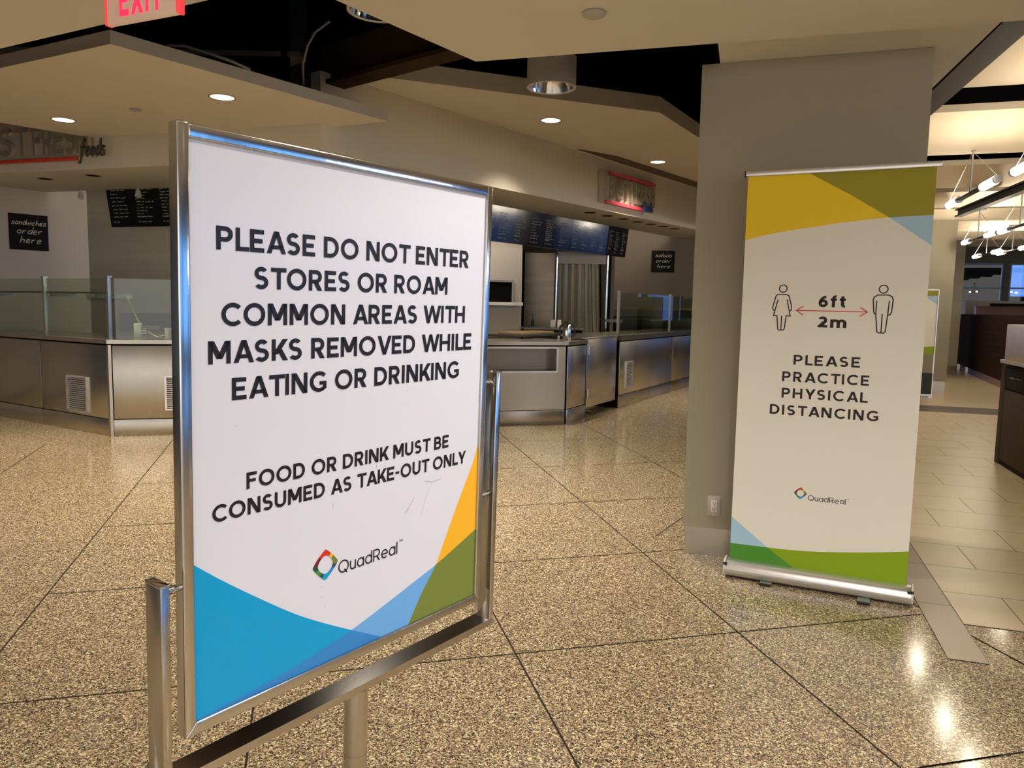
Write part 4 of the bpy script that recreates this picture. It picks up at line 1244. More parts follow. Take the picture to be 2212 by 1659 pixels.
# left sign (much of it hidden by the slab)
za = loc(MHL, 0, 357)[1]; zh = loc(MHL, 0, 350)[1] - za
xs = lambda u, v: loc(MHL, u, v)[0]
zl0 = loc(MHL, 60, 340)[1]; zl1 = loc(MHL, 30, 282)[1]
xF, xT = xs(0, 310) - 0.38, xs(83, 310)
bulkhead_sign('big grey channel letters over the left counter, orange-red bars above and below', MHL, xF - 0.1, xs(188, 330), zl0 - 0.02, zl1 + 0.12,
              [(xF - 0.1, xs(175, 340), za, zh), (xF - 0.1, xs(175, 340) - .1, zl1 + 0.06, zh)],
              [('FAST', xF, xs(77, 310), zl0, zl1 - zl0), ('FRESH', xs(84, 310), xs(203, 310), zl0, zl1 - zl0)],
              ('foods', xs(186, 330), xs(243, 330), loc(MHL, 215, 340)[1], 0.17), M['sign_red'], M['letter_dark'], False)
# right sign
xr_ = lambda u, v: loc(MHR, u, v)
bl, tr = xr_(1290, 433), xr_(1407, 413)
tl = xr_(1299, 370)
b0_, b1_ = xr_(1310, 375), xr_(1408, 402)
c0_, c1_ = xr_(1301, 436), xr_(1386, 456)
bulkhead_sign('pale framed shop sign with pink-red bars on the right bulkhead', MHR, bl[0], tr[0], bl[1] - 0.02, tl[1],
              [(b0_[0], b1_[0], (b0_[1] + b1_[1]) / 2 - 0.02, 0.05), (c0_[0], c1_[0], (c0_[1] + c1_[1]) / 2 - 0.02, 0.05)],
              [('FAST', xr_(1306, 410)[0], xr_(1350, 410)[0], xr_(1310, 432)[1] + .03, 0.31), ('FRESH', xr_(1356, 420)[0], xr_(1405, 430)[0], xr_(1310, 432)[1] + .03, 0.31)],
              ('foods', xr_(1376, 450)[0], xr_(1398, 455)[0], xr_(1385, 457)[1], 0.14), M['sign_pink'], M['letter_blue'], True)

# ---- menu boards
def menu(lab, mx, x0, x1, zt, zb, y0, k, surf, cols, rnd, titles=0, digits=()):
    lm = mx.copy(); lm.translation = mx @ Vector((x0, y0, zt)); sh = lm.inverted() @ mx @ shear(k, zt)
    t = thing('menu_board', lab, 'menu board', lm, None)
    b = MB().box(x0, x1, y0, y0 + 0.03, zb, zt, surf)
    w = (x1 - x0) / cols
    for c_ in range(cols):
        scrawl(b, x0 + c_ * w + 0.12 * w, x0 + (c_ + 1) * w - 0.06 * w, zb + 0.17 * (zt - zb), zt - 0.2 * (zt - zb), rnd.randint(8, 12), 0.0085, y0 - 0.002, M['chalk_dim'], rnd)
        scrawl(b, x0 + c_ * w + 0.12 * w, x0 + (c_ + 1) * w - 0.3 * w, zb + 0.03, zb + 0.15, 2, 0.010, y0 - 0.002, M['chalk_dim'], rnd)
    b.build('panel', None, t, xf=sh)
    for s, x, z, h in digits:
        MB().text(s, x, x + h * 0.6, z, h, y0 - 0.002, M['chalk_dim'], t=0.16).build('lettering', None, t, xf=sh)
    return t
rnd = random.Random(3)
yb = 1.02
mzt = ZB + 0.04
mzb = loc(MHR, 1200, 538, yb + 0.08)[1]
xm = [loc(MHR, 1000, 420, yb)[0], loc(MHR, 1233, 500, yb + .05)[0], loc(MHR, 1311, 510, yb + .05)[0], loc(MHR, 1359, 490, yb)[0]]
menu('wide menu board of chalk writing over the counter, left one of the right-hand row', MHR, xm[0], xm[1] - .01, mzt, mzb, yb, 0.12, M['menu_blue_reflect'], 7, rnd)
menu('middle menu board of the row above the counter by the right bulkhead', MHR, xm[1], xm[2] - .01, mzt, mzb, yb, 0.12, M['menu_blue_reflect'], 4, rnd)
menu('end menu board of the row nearest the salads sign', MHR, xm[2], xm[3], mzt, mzb, yb, 0.12, M['board'], 3, rnd)
ybl = 1.27
lzt = loc(MHL, 225, 391, ybl)[1]; lzb = loc(MHL, 244, 491, ybl + .12)[1]
lx0 = loc(MHL, 225, 393, ybl)[0]
menu('black menu board hung over the left counter behind the sign edge', MHL, lx0, lx0 + 2.3, lzt + .02, lzb, ybl, 0.16, M['board'], 6, rnd, digits=(('3', loc(MHL, 340, 410, ybl)[0], loc(MHL, 340, 409, ybl)[1], 0.07),))

# ---- kitchen walls
QL = Vector((-5.72, 10.3, 0))
mwl = frame((QL.x - RD.x * 4, QL.y - RD.y * 4), RD.x, RD.y)
struct(MB().box(0, 4.0, 0, 0.1, 0, 3.7).build('wall_left', M['white_tile'], xf=mwl))
mwb = frame((QL.x, QL.y), 0.958, 0.287)
struct(MB().box(0, 6.10, 0, 0.1, 0, 3.7).build('wall_back', M['grey_tile'], xf=mwb))
struct(MB().box(4.6, 6.10, -0.012, -0.001, 0.9, 3.6).build('trim_2', M['white_tile'], xf=mwb))
struct(MB().box(-2.0, 1.6, 15.3, 15.4, 0, 3.7).build('wall_kitchen_rear', M['wall_grey']))
struct(MB().box(1.6, 4.4, 15.3, 15.4, 0, 3.7).build('wall_kitchen', M['wall_grey']))
struct(MB().box(1.74, 1.80, 13.7, 15.4, 0, 3.7).build('wall_kitchen_side', M['wall_grey']))
struct(MB().prism([(-9.5, 7.5, 3.7), (-6, 10.8, 3.7), (0.2, 12.6, 3.7), (1.5, 15.6, 3.7), (6.8, 15.6, 3.7), tuple(MHR @ Vector((LR, 0.16, 3.7))), tuple(MHR @ Vector((0, 0.3, 3.7)))], (0, 0, 0.05), M['wall_grey']).build('ceiling_kitchen', recalc=True))
# dark wavy splash band low on the back wall
tag(MB().box(0.35, 4.6, -0.016, -0.001, 0.95, loc(mwb, 300, 676)[1]).build('splashback', M['wood_dark'], xf=mwb), 'dark wood-grain splashback band along the left back wall', 'splashback')
# order-here boards
def order_board(lab, mx, u0, v0_, u1, v1_, y, first):
    x0, z1 = loc(mx, u0, v0_, y); x1, z0 = loc(mx, u1, v1_, y)
    lm = mx.copy(); lm.translation = mx @ Vector(((x0 + x1) / 2, y, z0)); w, h = x1 - x0, z1 - z0
    t = thing('order_sign', lab, 'sign', lm)
    MB().box(-w / 2, w / 2, -0.012, 0.0, 0, h, M['board']).build('board', None, t)
    for i, (s, f0, f1) in enumerate(((first, 0.06 if len(first) > 7 else 0.16, 0.95 if len(first) > 7 else 0.88), ('order', 0.2, 0.84), ('here', 0.26, 0.8))):
        b = MB()
        hand(b, s, -w / 2 + w * f0, -w / 2 + w * f1, h * (0.70 - 0.25 * i), h * (0.15 if len(first) > 7 and i == 0 else 0.19), h * 0.020, -0.0135, M['chalk'], 0.2)
        b.build('lettering', None, t)
    return t
order_board('black chalk sign reading sandwiches order here on the left white wall', mwl, 17, 459, 105, 543, -0.001, 'sandwiches')
mwk = frame((1.6, 15.3), 1, 0)
order_board('black chalk sign reading salads order here on the grey wall by the pillar', mwk, 1408, 541, 1456, 589, -0.001, 'salads')

# ---- kitchen fittings on the right
yw = 13.6
mkw = frame((0, yw), 1, 0)
kx_ = lambda u, v, y=0.0: loc(mkw, u, v, y)
x0, z0 = kx_(1127, 700); x1, z1 = kx_(1204, 545)
t = thing('cold_room', 'stainless cold room front with hanging strip curtain under the menu boards', 'cold room', mkw)
xe = kx_(1311, 600)[0]
MB().box(x0 + 0.03, x1 - 0.03, 0, 0.08, 0, 2.33, M['steel_panel'], 0.003).build('side_panel', None, t)
MB().box(x0, x0 + 0.03, -0.3, 0.5, 0, 2.33, M['gap']).build('shadow_gap_strip', None, t)
MB().tube([(x1 - 0.01, -0.01, 0), (x1 - 0.01, -0.01, 2.33)], 0.03, M['chrome'], n=14).build('door_jamb', None, t)
MB().tube([(xe, -0.01, 0), (xe, -0.01, 2.33)], 0.025, M['chrome'], n=14).build('door_jamb', None, t)
zh = kx_(1250, 570)[1]
MB().box(x1, xe, 0.0, 0.08, zh, 2.36, M['steel_dark']).build('door_head', None, t)
cu = MB()
for k in range(5):
    a = x1 + 0.03 + (xe - x1 - 0.16) * k / 5
    w = (xe - x1 - 0.16) / 5
    n = 6
    skew = 0.10 * (k / 4.0)
    for j in range(n):
        f0, f1 = j / n, (j + 1) / n
        yy = lambda f: 0.03 + 0.025 * math.sin(f * PI * 2 + k) + (k % 2) * 0.012
        cu.poly([(a + w * f0 * 1.1 + skew, yy(f0), 0.1), (a + w * f1 * 1.1 + skew, yy(f1), 0.1), (a + w * f1 * 1.1, yy(f1), zh + 0.02), (a + w * f0 * 1.1, yy(f0), zh + 0.02)], M['curtain'])
cu.build('strip_curtain', None, t)
MB().prism([(xe - 0.14, 0.0, zh), (xe - 0.11, 0.0, zh), (xe - 0.04, 0.0, 0.1), (xe - 0.07, 0.0, 0.1)], (0, 0.03, 0), M['gap']).build('curtain_edge', None, t)
MB().box(x1, xe, 0.14, 0.16, 0, 2.33, M['wall_grey']).build('inner_wall', None, t)
for (u, v) in ((1131, 625),):
    a, c_ = kx_(u, v)
    MB().tube([(a, -0.015, c_), (a, 0.0, c_)], 0.022, M['black'], n=12).build('latch', None, t)
# pass-through opening in the tiled wall
a0_, z0_ = loc(mwb, 1056, 652); a1_, z1_ = loc(mwb, 1104, 610)
lm = mwb.copy(); lm.translation = mwb @ Vector((a0_ - .5, -0.012, z0_)); sh = lm.inverted() @ mwb
t = thing('serving_hatch', 'dark serving hatch with a steel sill in the tiled back wall', 'hatch', lm)
MB().box(a0_ - .5, a1_, -0.02, -0.012, z0_, z1_, M['gap']).build('opening', None, t, xf=sh)
b = MB(); b.box(a0_ - .5, a1_ + 0.03, -0.05, -0.012, z1_, z1_ + 0.03); b.box(a1_, a1_ + 0.03, -0.05, -0.012, z0_, z1_)
b.build('hatch_frame', M['steel_dark'], t, xf=sh)
MB().box(a0_ - .5, a1_ + 0.14, -0.20, -0.012, z0_ - 0.05, z0_, M['steel']).build('sill', None, t, xf=sh)
# work table behind the counter
TZ = 1.06
qa, qb = at(1100, 705, TZ), at(1208, 700, TZ)
mt = frame((qa.x + 0.36, qa.y - 0.50), 1, 0.12)
t = thing('work_table', 'dark refrigerated work table with drawers behind the counter, bearing two white cards', 'work table', mt)
L_ = 0.80
MB().box(-0.12, L_, -0.02, 0.86, TZ - 0.035, TZ, M['steel_dark'], 0.004).build('table_top', None, t)
MB().box(0, L_ - .03, 0.02, 0.64, 0.12, TZ - 0.035, M['cab_dark']).build('cabinet', None, t)
for k in range(3):
    d = MB().box(0.02 + k * L_ / 3, (k + 1) * L_ / 3 - 0.02, 0.0, 0.02, TZ - .34, TZ - .05, M['cab_dark'], 0.004).build('drawer', None, t)
    MB().box(0.06 + k * L_ / 3, (k + 0.8) * L_ / 3, -0.012, 0.0, TZ - .12, TZ - .09, M['alu']).build('handle', None, d)
for x in (0.05, L_ - .1):
    for y in (0.06, 0.58): MB().box(x, x + 0.04, y, y + 0.04, 0, 0.12, M['steel_dark']).build('leg', None, t)
for i, (u, v, w, h, lab) in enumerate(((1151, 694, 0.07, 0.115, 'left of two white cards standing on the work table'), (1164, 694, 0.06, 0.115, 'brighter right card of two standing on the work table'))):
    q = mt @ Vector(((at(u, 702, TZ) - qa).x, 0.55, TZ))
    tag(MB().prism([(q.x - w / 2, q.y, TZ), (q.x + w / 2, q.y, TZ), (q.x + w / 2, q.y + 0.02, TZ + h), (q.x - w / 2, q.y + 0.02, TZ + h)], (0, 0.004, 0), M['plastic_white' if i else 'plastic']).build('table_card', recalc=True), lab, 'card', 'white cards on the work table')
q = mt @ Vector(((at(1114, 702, TZ) - qa).x, 0.72, TZ))
t = thing('pump_bottle', 'dark pump bottle standing at the back of the work table', 'bottle', (q.x, q.y, TZ))
MB().lathe([(0, 0), (0.026, 0), (0.026, 0.085), (0.01, 0.10), (0.01, 0.115), (0, 0.115)], M['black'], n=18).build('bottle', None, t)
MB().tube([(0, 0, 0.11), (0, 0, 0.19), (-0.035, 0, 0.188)], 0.006, M['black'], n=8).build('pump', None, t)
# things on the front counter near the right corner
q = at(1226, 736, ZTOP)
t = thing('thermos_jug', 'black and chrome insulated jug on the counter corner before the strip curtain', 'jug', (q.x, q.y + 0.12, ZTOP))
MB().lathe([(0, 0), (0.052, 0), (0.055, 0.01), (0.052, 0.15), (0.04, 0.20), (0, 0.20)], M['chrome'], n=28).build('body', None, t)
MB().lathe([(0.041, 0.195), (0.044, 0.215), (0.036, 0.235), (0, 0.237)], M['black'], n=28).build('lid', None, t)
MB().tube([(0.05, 0, 0.19), (0.088, 0, 0.18), (0.09, 0, 0.07), (0.052, 0, 0.04)], 0.011, M['black'], n=8).build('handle', None, t)
MB().tube([(-0.045, 0, 0.19), (-0.088, 0, 0.17), (-0.088, 0, 0.05), (-0.05, 0, 0.03)], 0.011, M['black'], n=8).build('handle', None, t)
q = at(1207, 737, ZTOP)
tag(MB().lathe([(0, 0), (0.013, 0), (0.013, 0.055), (0.008, 0.06), (0, 0.06)], M['plastic_white'], n=16, c=(q.x, q.y + .06, ZTOP)).build('salt_shaker'), 'tiny pale shaker left of the insulated jug', 'shaker')
q = at(1290, 722, 0.0)
mz = MR_ @ Vector((xr[2] + 0.45, 0.95, 0))
t = thing('cutting_board', 'tan cutting board lying behind the gate on a low shelf', 'cutting board', frame((mz.x, mz.y), dR.x, dR.y, 1.013))
MB().box(-0.5, 0.5, -0.02, 0.32, 0, 0.03, M['wood_tray'], 0.004).build('board', None, t)
t = thing('back_shelf', 'steel back shelf on legs carrying the tan cutting board', 'shelf', frame((mz.x, mz.y), dR.x, dR.y, 0))
MB().box(-0.62, 0.62, -0.08, 0.5, 0.985, 1.013, M['steel']).build('shelf_top', None, t)
for x in (-0.58, 0.55):
    for y in (-0.05, 0.44): MB().box(x, x + 0.035, y, y + 0.035, 0, 0.985, M['steel_dark']).build('leg', None, t)
# open rack and black drawers against the grey kitchen wall
t = thing('storage_rack', 'open rack with a tan top rail and black bins behind the glass guard', 'rack', frame((2.25, 14.75), 1, 0))
b = MB(); b.box(-0.45, 1.6, 0, 0.4, 1.36, 1.40, M['wood_tray'])
b.build('rail', None, t)
for x in (-0.45, 1.56): MB().box(x, x + 0.04, 0, 0.4, 0, 1.36, M['steel_dark']).build('upright', None, t)
MB().box(-0.4, 1.55, 0.02, 0.4, 0.60, 0.64, M['wood_tray']).build('shelf', None, t)
for z in (0.66, 0.98): MB().box(-0.38, 1.52, 0.0, 0.38, z, z + 0.24, M['black'], 0.01).build('bin', None, t)
# chrome post at the end of the right bulkhead
q = at(1498, 640, 0); pz = at(1498, 835, 0)
tag(MB().tube([(pz.x + .35, pz.y + 1.2, 0), (pz.x + .35, pz.y + 1.2, 3.0)], 0.05, M['chrome'], n=18).build('steel_column'), 'slim chrome column at the end of the counter beside the pillar', 'column')
# wall raceway and the cream cord
rz = loc(mwb, 260, 640)[1]; ra, rb = loc(mwb, 236, 640)[0], loc(mwb, 288, 640)[0]
lm = mwb.copy(); lm.translation = mwb @ Vector((ra, -0.001, rz)); sh = lm.inverted() @ mwb
t = thing('socket_strip', 'pale socket strip on the back wall above the dark splashback', 'socket strip', lm)
MB().box(ra - .3, rb, -0.03, -0.001, rz - 0.03, rz + 0.03, M['plastic'], 0.003).build('strip', None, t, xf=sh)
MB().box(rb - .09, rb - .03, -0.05, -0.03, rz - .04, rz + .01, M['plastic_white'], 0.003).build('plug', None, t, xf=sh)
cpts = [mwb @ Vector((rb - .06, -0.055, rz - .03)), at(290, 676, 1.22), at(305, 703, 1.08), at(323, 718, 1.0), at(338, 727, ZTOP + .014), at(352, 725, ZTOP + .014), at(367, 722, ZTOP + .02)]
def smooth(pts, n=6):
    out = []
    for i in range(len(pts) - 1):
        p0, p1, p2, p3 = pts[max(0, i - 1)], pts[i], pts[i + 1], pts[min(len(pts) - 1, i + 2)]
        for k in range(n):
            s = k / n
            out.append(0.5 * ((2 * p1) + (p2 - p0) * s + (2 * p0 - 5 * p1 + 4 * p2 - p3) * s * s + (3 * p1 - p0 - 3 * p2 + p3) * s ** 3))
    return out + [pts[-1]]
tag(MB().tube(smooth(cpts), 0.007, n=8).build('hanging_cable', M['cord']), 'cream cable hanging from the socket strip to the worktop', 'cord')
# round dark downlight holes in the soffits
def hole(lab, p, grp, r=0.075):
    t = thing('soffit_downlight', lab, 'downlight', (p.x, p.y, p.z), grp)
    MB().lathe([(r, -0.004), (r + 0.012, -0.004), (r + 0.014, 0.0)], M['trim_white'], n=28).build('trim_ring', None, t)
    MB().lathe([(0, -0.002), (r, -0.003)], M['gap'], n=28).build('aperture', None, t)
names = ('first', 'second', 'third', 'fourth', 'fifth', 'sixth', 'seventh')
for i, (u, v) in enumerate(((1275, 459), (1312, 466), (1347, 473), (1378, 479), (1406, 484), (1433, 489), (1457, 494))):
    hole('%s dark round downlight from the sign end under the right bulkhead' % names[i], at(u, v, ZB), 'unlit downlights under the right bulkhead', 0.085)
for (u, v, s) in ((98, 386, 'outer'), (201, 379, 'inner')):
    hole('%s of two dark round downlights under the left bulkhead' % s, at(u, v, ZBL), 'unlit downlights under the left bulkhead', 0.07)
# little white spotlights hung at the back edge of the left soffit
for (u, v, lab) in ((174, 401, 'small white spotlight before the white wall, left of the black menu'), (298, 393, 'small white spotlight hanging in front of the black menu board')):
    x, z = loc(MHL, u, v, 1.2)
    p = MHL @ Vector((x, 1.2, ZBL))
    t = thing('spotlight', lab, 'spotlight', (p.x, p.y, p.z))
    MB().tube([(0, 0, 0), (0, 0, -0.04)], 0.012, M['plastic_white'], n=10).build('stem', None, t)
    MB().tube([(0, 0, -0.035), (0.012, -0.03, -0.10)], [0.028, 0.038], M['plastic_white'], n=18).build('head', None, t)

# ================================================================== LIGHT FITTINGS AND CEILING FIXTURES
def downlight(lab, p, r, grp, power, col=(1.0, 0.86, 0.66), spread=112):
    t = thing('downlight', lab, 'downlight', (p.x, p.y, p.z), grp)
    MB().lathe([(r, -0.003), (r + 0.012, -0.004), (r + 0.016, 0.0)], M['trim_white'], n=36).build('trim_ring', None, t)
    MB().lathe([(0, -0.0025), (r * 0.7, -0.003), (r, -0.001)], M['lens'], n=36).build('lens', None, t)
    lamp('downlight_lamp', 'SPOT', power, col, (0, 0, -0.02), t, 0.10, math.radians(spread), blend=1.0)
    return t
WD = 250
downlight('lit round downlight in the left slab above the corner of the sign frame', at(480, 210, ZL), 0.095, 'lit downlights in the slabs', WD)
downlight('lit round downlight in the left slab above the orange-red lettering', at(137, 259, ZL), 0.095, 'lit downlights in the slabs', WD)
downlight('lit round downlight in the middle slab below the hanging cylinder lamp', at(1190, 260, ZC), 0.11, 'lit downlights in the slabs', WD)
downlight('lit round downlight in the middle slab close to the pillar', at(1421, 350, ZC), 0.11, 'lit downlights in the slabs', WD)
# unseen downlights added over and behind the viewer to brighten the foreground
for k, (x, y) in enumerate(((-2.6, 0.6), (-4.5, 2.4), (-2.2, -1.4), (0.2, -1.2), (2.4, -1.2), (3.6, 0.6), (1.5, 0.3), (0.75, 1.3))):
    downlight('added round downlight in the ceiling overhead, out of view', Vector((x, y, ZF)), 0.095, 'added downlights overhead', 125, (1.0, 0.93, 0.83), 150)
for k, p in enumerate((Vector((-3.2, 9.0, 3.66)), Vector((-0.6, 10.8, 3.66)), Vector((2.6, 13.6, 3.66)))):
    lamp('kitchen_lamp', 'AREA', (28, 45, 32)[k], (1.0, 0.88, 0.74), p, None, 1.6)
for x, y, z in ((-5.6, 6.4, ZL), (-3.2, 4.9, ZL), (3.6, 11.2, ZC), (4.4, 12.4, ZC)):
    downlight('added round downlight in the slab over the food counter, out of view', Vector((x, y, z)), 0.1, 'added downlights out of view', WD * 0.8)  # hidden extras, added to brighten the food court
def disc(lab, p, r, cat='smoke detector'):
    t = thing('ceiling_disc', lab, cat, (p.x, p.y, p.z))
    MB().lathe([(0, -0.014), (r * 0.9, -0.014), (r, -0.010), (r, -0.004), (r * 0.9, 0.0)], M['lamp_can'], n=36).build('cover', None, t)
disc('flat round cover disc on the ceiling above the cylinder lamp', at(1283, 27, ZF), 0.050, 'ceiling disc')
disc('small flat disc between the two lit downlights of the left slab', at(293, 236, ZL), 0.052, 'ceiling disc')

def can(lab, u, v, zb, r, h):
    p = at(u, v, zb)
    t = thing('cylinder_lamp', lab, 'ceiling lamp', (p.x, p.y, zb), 'hanging cylinder lamps')
    MB().lathe([(r * 0.90, 0.012), (r * 0.90, 0.0), (r, 0.0), (r * 1.004, 0.012), (r, 0.02), (r, h - 0.01), (r - 0.01, h), (0, h)], M['lamp_can'], n=56).build('housing', None, t)
    rb = MB()
    rb.lathe([(r * 0.90, 0.004), (r * 0.80, 0.07), (r * 0.55, 0.15), (r * 0.2, 0.19)], M['reflector'], n=18, smooth=False)
    rb.build('reflector', None, t)
    MB().lathe([(0, 0.07), (0.035, 0.08), (0.045, 0.11), (0.035, 0.16), (0.02, 0.19)], M['bulb'], n=20).build('bulb', None, t)
    lamp('cylinder_lamp_light', 'SPOT', 270, (1.0, 0.92, 0.78), (0, 0, 0.0), t, 0.12, math.radians(118), blend=1.0)
    MB().tube([(0, 0, h), (0, 0, 4.98 - zb)], 0.012, M['black'], n=8).build('stem', None, t)
    return t
ZCY = 3.0
can('grey cylinder lamp hanging in full view before the middle slab', 1191, 190, ZCY, 0.182, 0.225)
can('cylinder lamp half hidden behind the edge of the overhead ceiling', 818, 25, ZCY, 0.175, 0.25)

# exit sign
pe0, pe1 = at(233, 55, 2.45), at(390, 25, 2.45)
de = (pe1 - pe0).normalized()
dist = 2.75
a = ray(231, 56); b_ = ray(383, 28)
pa = Vector((0, 0, EYE)) + a * (2.70 / a.y)
zb_ = pa.z
pb_ = Vector((0, 0, EYE)) + b_ * ((zb_ - EYE) / b_.z)
mex = frame((pa.x, pa.y), pb_.x - pa.x, pb_.y - pa.y, zb_)
W_ = (pb_ - pa).length
ex = thing('exit_sign', 'lit white exit sign with red letters hanging at the top left', 'exit sign', mex)
HX = 0.172
MB().box(0, W_, 0, 0.022, 0, HX, M['exit_face'], 0.006).build('housing', None, ex)
MB().box(-0.006, 0.002, -0.003, 0.025, 0.0, HX, M['exit_edge'], 0.003).build('edge_strip', None, ex)
MB().box(W_ - 0.004, W_ + 0.008, -0.003, 0.025, 0.0, HX, M['exit_edge'], 0.003).build('edge_strip', None, ex)
e0x, e0z = loc(mex, 259, 38); e1x, e1z = loc(mex, 352, 25)
MB().text('EXIT', e0x, e1x, e0z + 0.002, 0.108, -0.0015, M['exit_red'], t=0.2, space=0.06).build('lettering', None, ex)
b = MB(); ax, az = loc(mex, 246, 4)
b.poly([(ax - 0.022, -0.0015, az + 0.03), (ax + 0.008, -0.0015, az + 0.002), (ax + 0.008, -0.0015, az + 0.058)], M['exit_red'])
b.build('arrow', None, ex)

# pendants: two glowing tubes on a bar, hung on a stem and two wires
def pendant(lab, c0, d0, length, z, zc, power, first=[None]):
    p = cd(c0, d0, z)
    mp_ = Matrix.Identity(4)
    for i in range(3):
        mp_[i][0], mp_[i][1] = CDIR[i], -DDIR[i]
    mp_.translation = p
    if first[0] is None:
        t = thing('pendant_lamp', lab, 'pendant lamp', mp_, 'tube pendant lamps along the aisle')
        h = length / 2
        MB().box(-(h - 0.46), h - 0.46, -0.030, 0.030, -0.066, -0.048, M['beam'], 0.004).build('bar', None, t)
        for s in (-1, 1):
            tu = MB().tube([(s * (h - 0.42), 0, -0.055), (s * (h - 0.40), 0, -0.055), (s * (h - 0.01), 0, -0.055), (s * (h), 0, -0.055)], [0.030, 0.037, 0.037, 0.026], M['tube'], n=18).build('glass_tube', None, t)
            MB().tube([(s * h, 0, -0.055), (s * (h + 0.045), 0, -0.055)], 0.036, M['alu'], n=18).build('end_cap', None, tu)
            MB().tube([(s * (h - 0.46), 0, -0.055), (s * (h - 0.42), 0, -0.055)], 0.036, M['alu'], n=18).build('end_cap', None, tu)
            MB().tube([(s * (h + 0.02), 0, -0.025), (s * 0.02, 0, zc - z - 0.06)], 0.0025, M['alu'], n=6).build('wire', None, t)
        MB().tube([(0, 0, -0.05), (0, 0, zc - z - 0.02)], 0.009, M['alu'], n=10).build('stem', None, t)
        MB().lathe([(0, zc - z - 0.05), (0.018, zc - z - 0.05), (0.02, zc - z - 0.025), (0.085, zc - z - 0.022), (0.085, zc - z), (0, zc - z)], M['alu'], n=28).build('canopy', None, t)
        first[0] = t
    else:
        t = dup(first[0], lab, mp_)
    return t
ZP_ = 2.62
ca, da = cd_of(at(2040, 445, ZP_ - 0.05)); cb_, db = cd_of(at(2166, 383, ZP_ - 0.05))
LEN = 1.74
cm, dm = (ca + cb_) / 2, (da + db) / 2
WP = 80
pendant('nearest tube pendant, hanging to the right of the banner top', cm, dm, LEN, ZP_, 3.02, WP)
for i, (u0, v0_, u1, v1_, lab) in enumerate(((2083, 518, 2151, 507, 'tube pendant second down the aisle, left one of its row'),
                                            (2160, 499, 2246, 474, 'tube pendant second down the aisle, right one of its row'),
                                            (2110, 550, 2150, 546, 'third tube pendant down the aisle, left one of its row'),
                                            (2167, 543, 2206, 537, 'third tube pendant down the aisle, right one of its row'),
                                            (2192, 370, 2316, 304, 'tube pendant cut by the right edge of the view, near the front'))):
    c_, d_ = cd_of(at((u0 + u1) / 2, (v0_ + v1_) / 2, ZP_ - 0.05))
    c_ += (0.12, 0.0, 0.0, 0.0, -0.22)[i]
    pendant(lab, c_, d_, LEN, ZP_, 3.02, WP)

# more of the same hang farther to the right, out of view; the poster mirrors them faintly
nrm = MS.to_3x3() @ Vector((0, -1, 0))
for (u, v) in ((740, 462), (855, 470), (1003, 470)):
    p = onplane(u, v, MS.translation, nrm)
    d = (p - Vector((0, 0, EYE))).normalized()
    d = d - nrm * 2 * d.dot(nrm)
    p = p + d * ((ZP_ - 0.055 - p.z) / d.z)
    c_, d_ = cd_of(p)
    pendant('tube pendant far to the right, out of view', c_, d_, LEN, ZP_, 3.02, WP)

# ================================================================== FURNITURE OF THE AISLE
# charcoal cabinet with a raised cream stone bar at the right edge
cc, dd_ = 8.10, 2.235
mc = Matrix.Identity(4)
for i in range(3):
    mc[i][0], mc[i][1] = -CDIR[i], DDIR[i]                     # x runs toward the viewer, y away from the aisle
mc.translation = cd(cc, dd_)
bc = thing('service_cabinet', 'charcoal cabinet with a cream stone bar top at the right edge', 'cabinet', mc)
zc0 = loc(mc, 2190, 783)[1]; zc1 = loc(mc, 2186, 701)[1]
MB().box(0.0, 2.6, 0.0, 0.7, 0.0, zc0 - 0.04, M['cab_dark']).build('body', None, bc)
MB().box(-0.04, 0.06, -0.015, 0.7, 0.0, zc0 - 0.04, M['cab_grey']).build('end_panel', None, bc)
MB().box(-0.05, 2.6, -0.03, 0.72, zc0 - 0.02, zc0 + 0.01, M['stone']).build('ledge', None, bc)
MB().box(0.0, 2.6, -0.012, 0.7, zc0 + 0.01, zc1, M['stone'], 0.006).build('stone_bar', None, bc)
for k in range(3):
    x0 = 0.08 + k * 0.82
    dr = MB().box(x0, x0 + 0.79, -0.012, 0.0, zc0 - 0.24, zc0 - 0.06, M['cab_dark'], 0.003).build('drawer', None, bc)
    MB().tube([(x0 + 0.28, -0.012, zc0 - 0.13), (x0 + 0.28, -0.05, zc0 - 0.13), (x0 + 0.52, -0.05, zc0 - 0.13), (x0 + 0.52, -0.012, zc0 - 0.13)], 0.008, M['chrome'], n=8).build('handle', None, dr)
    MB().box(x0, x0 + 0.79, -0.012, 0.0, 0.05, zc0 - 0.26, M['cab_grey'], 0.003).build('door', None, bc)
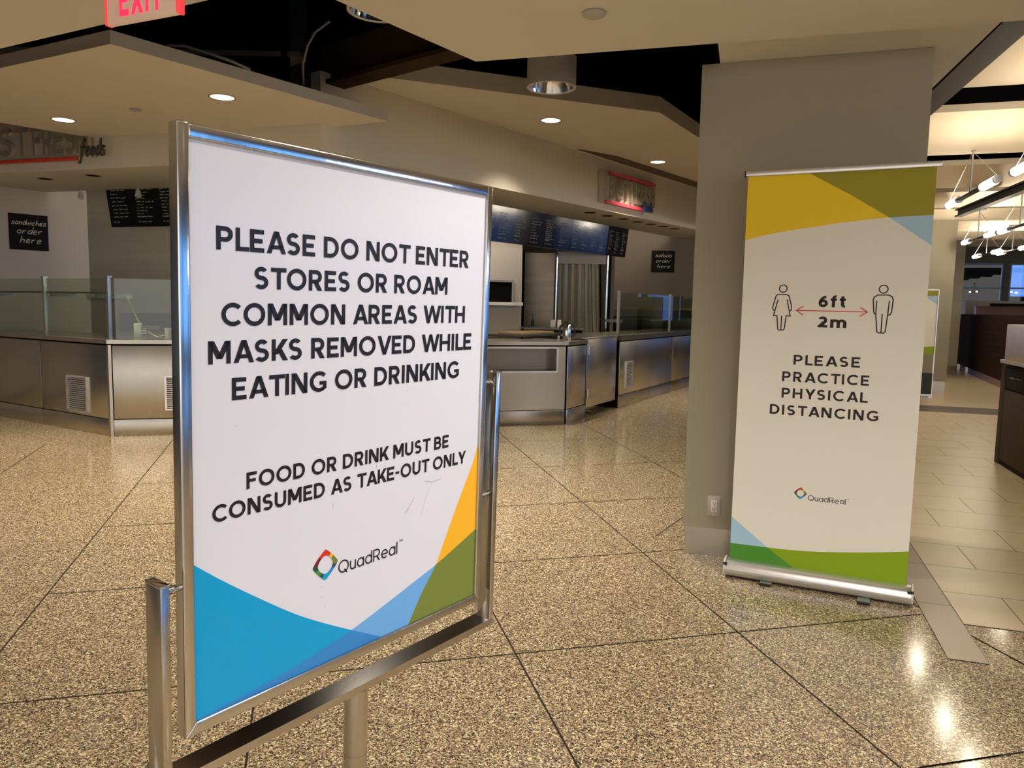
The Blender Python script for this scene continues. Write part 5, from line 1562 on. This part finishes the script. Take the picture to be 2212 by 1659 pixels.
# low dark partition
pa_, pb2 = at(2050, 778, 0.14), at(2170, 826, 0.14)
dpt = (pb2 - pa_).normalized()
mp2 = frame((pa_.x, pa_.y), dpt.x, dpt.y)
lp = (pb2 - pa_).length
zt_ = loc(mp2, 2058, 678)[1]
t = thing('partition', 'low dark wood partition standing on the aisle floor beyond the second pillar', 'partition', mp2)
MB().box(0, lp + 3, 0, 0.08, 0.14, zt_, M['wood_dark']).build('panel', None, t)
MB().box(lp * 0.42, lp + 3, 0.01, 0.07, 0.0, 0.14, M['pink_panel']).build('plinth', None, t)
for k in range(3): MB().box(0.1 + k * 1.2, 0.16 + k * 1.2, 0.01, 0.07, 0.0, 0.14, M['chrome']).build('leg', None, t)
# service counter and booth behind it
def far_block(name, lab, cat, u0, v0_, u1, v1_, depth, y_dist, m):
    mm = frame(tuple((Vector((0, 0, 0)) + ray(u0, v0_) * (y_dist / ray(u0, v0_).y))[:2]), DDIR.x, DDIR.y)
    xa, za_ = loc(mm, u0, v0_); xb, zb2 = loc(mm, u1, v1_)
    tt = thing(name, lab, cat, mm)
    MB().box(0, xb - xa, 0, depth, 0, za_, M[m], 0.01).build('body', None, tt)
    return tt, xb - xa, za_
t, w_, z_ = far_block('service_counter', 'cream counter block far down the aisle under the windows', 'counter', 2087, 649, 2250, 672, 0.8, 22.0, 'cream')
MB().box(w_ * 0.32, w_, -0.02, 0.0, z_ - 0.20, z_ - 0.07, M['board']).text('ORDER', w_ * 0.45, w_ * 0.62, z_ - 0.165, 0.05, -0.022, M['chalk_dim'], t=0.2).build('sign_strip', None, t) if False else MB().box(w_ * 0.32, w_, -0.02, 0.0, z_ - 0.20, z_ - 0.07, M['board']).build('sign_strip', None, t)
t, w_, z_ = far_block('booth_back', 'rose-brown booth back between the partition and the cream counter', 'booth', 2109, 661, 2250, 690, 0.2, 20.0, 'pink_panel')

# ---- pieces beyond the glass of the far wall
tag(MB().box(19.8, 22.0, 34, 36, 0, 4.5).box(22.0, 23.6, 34, 36, 0, 2.2).build('far_building', M['night']), 'dark low building seen through the far windows', 'building')
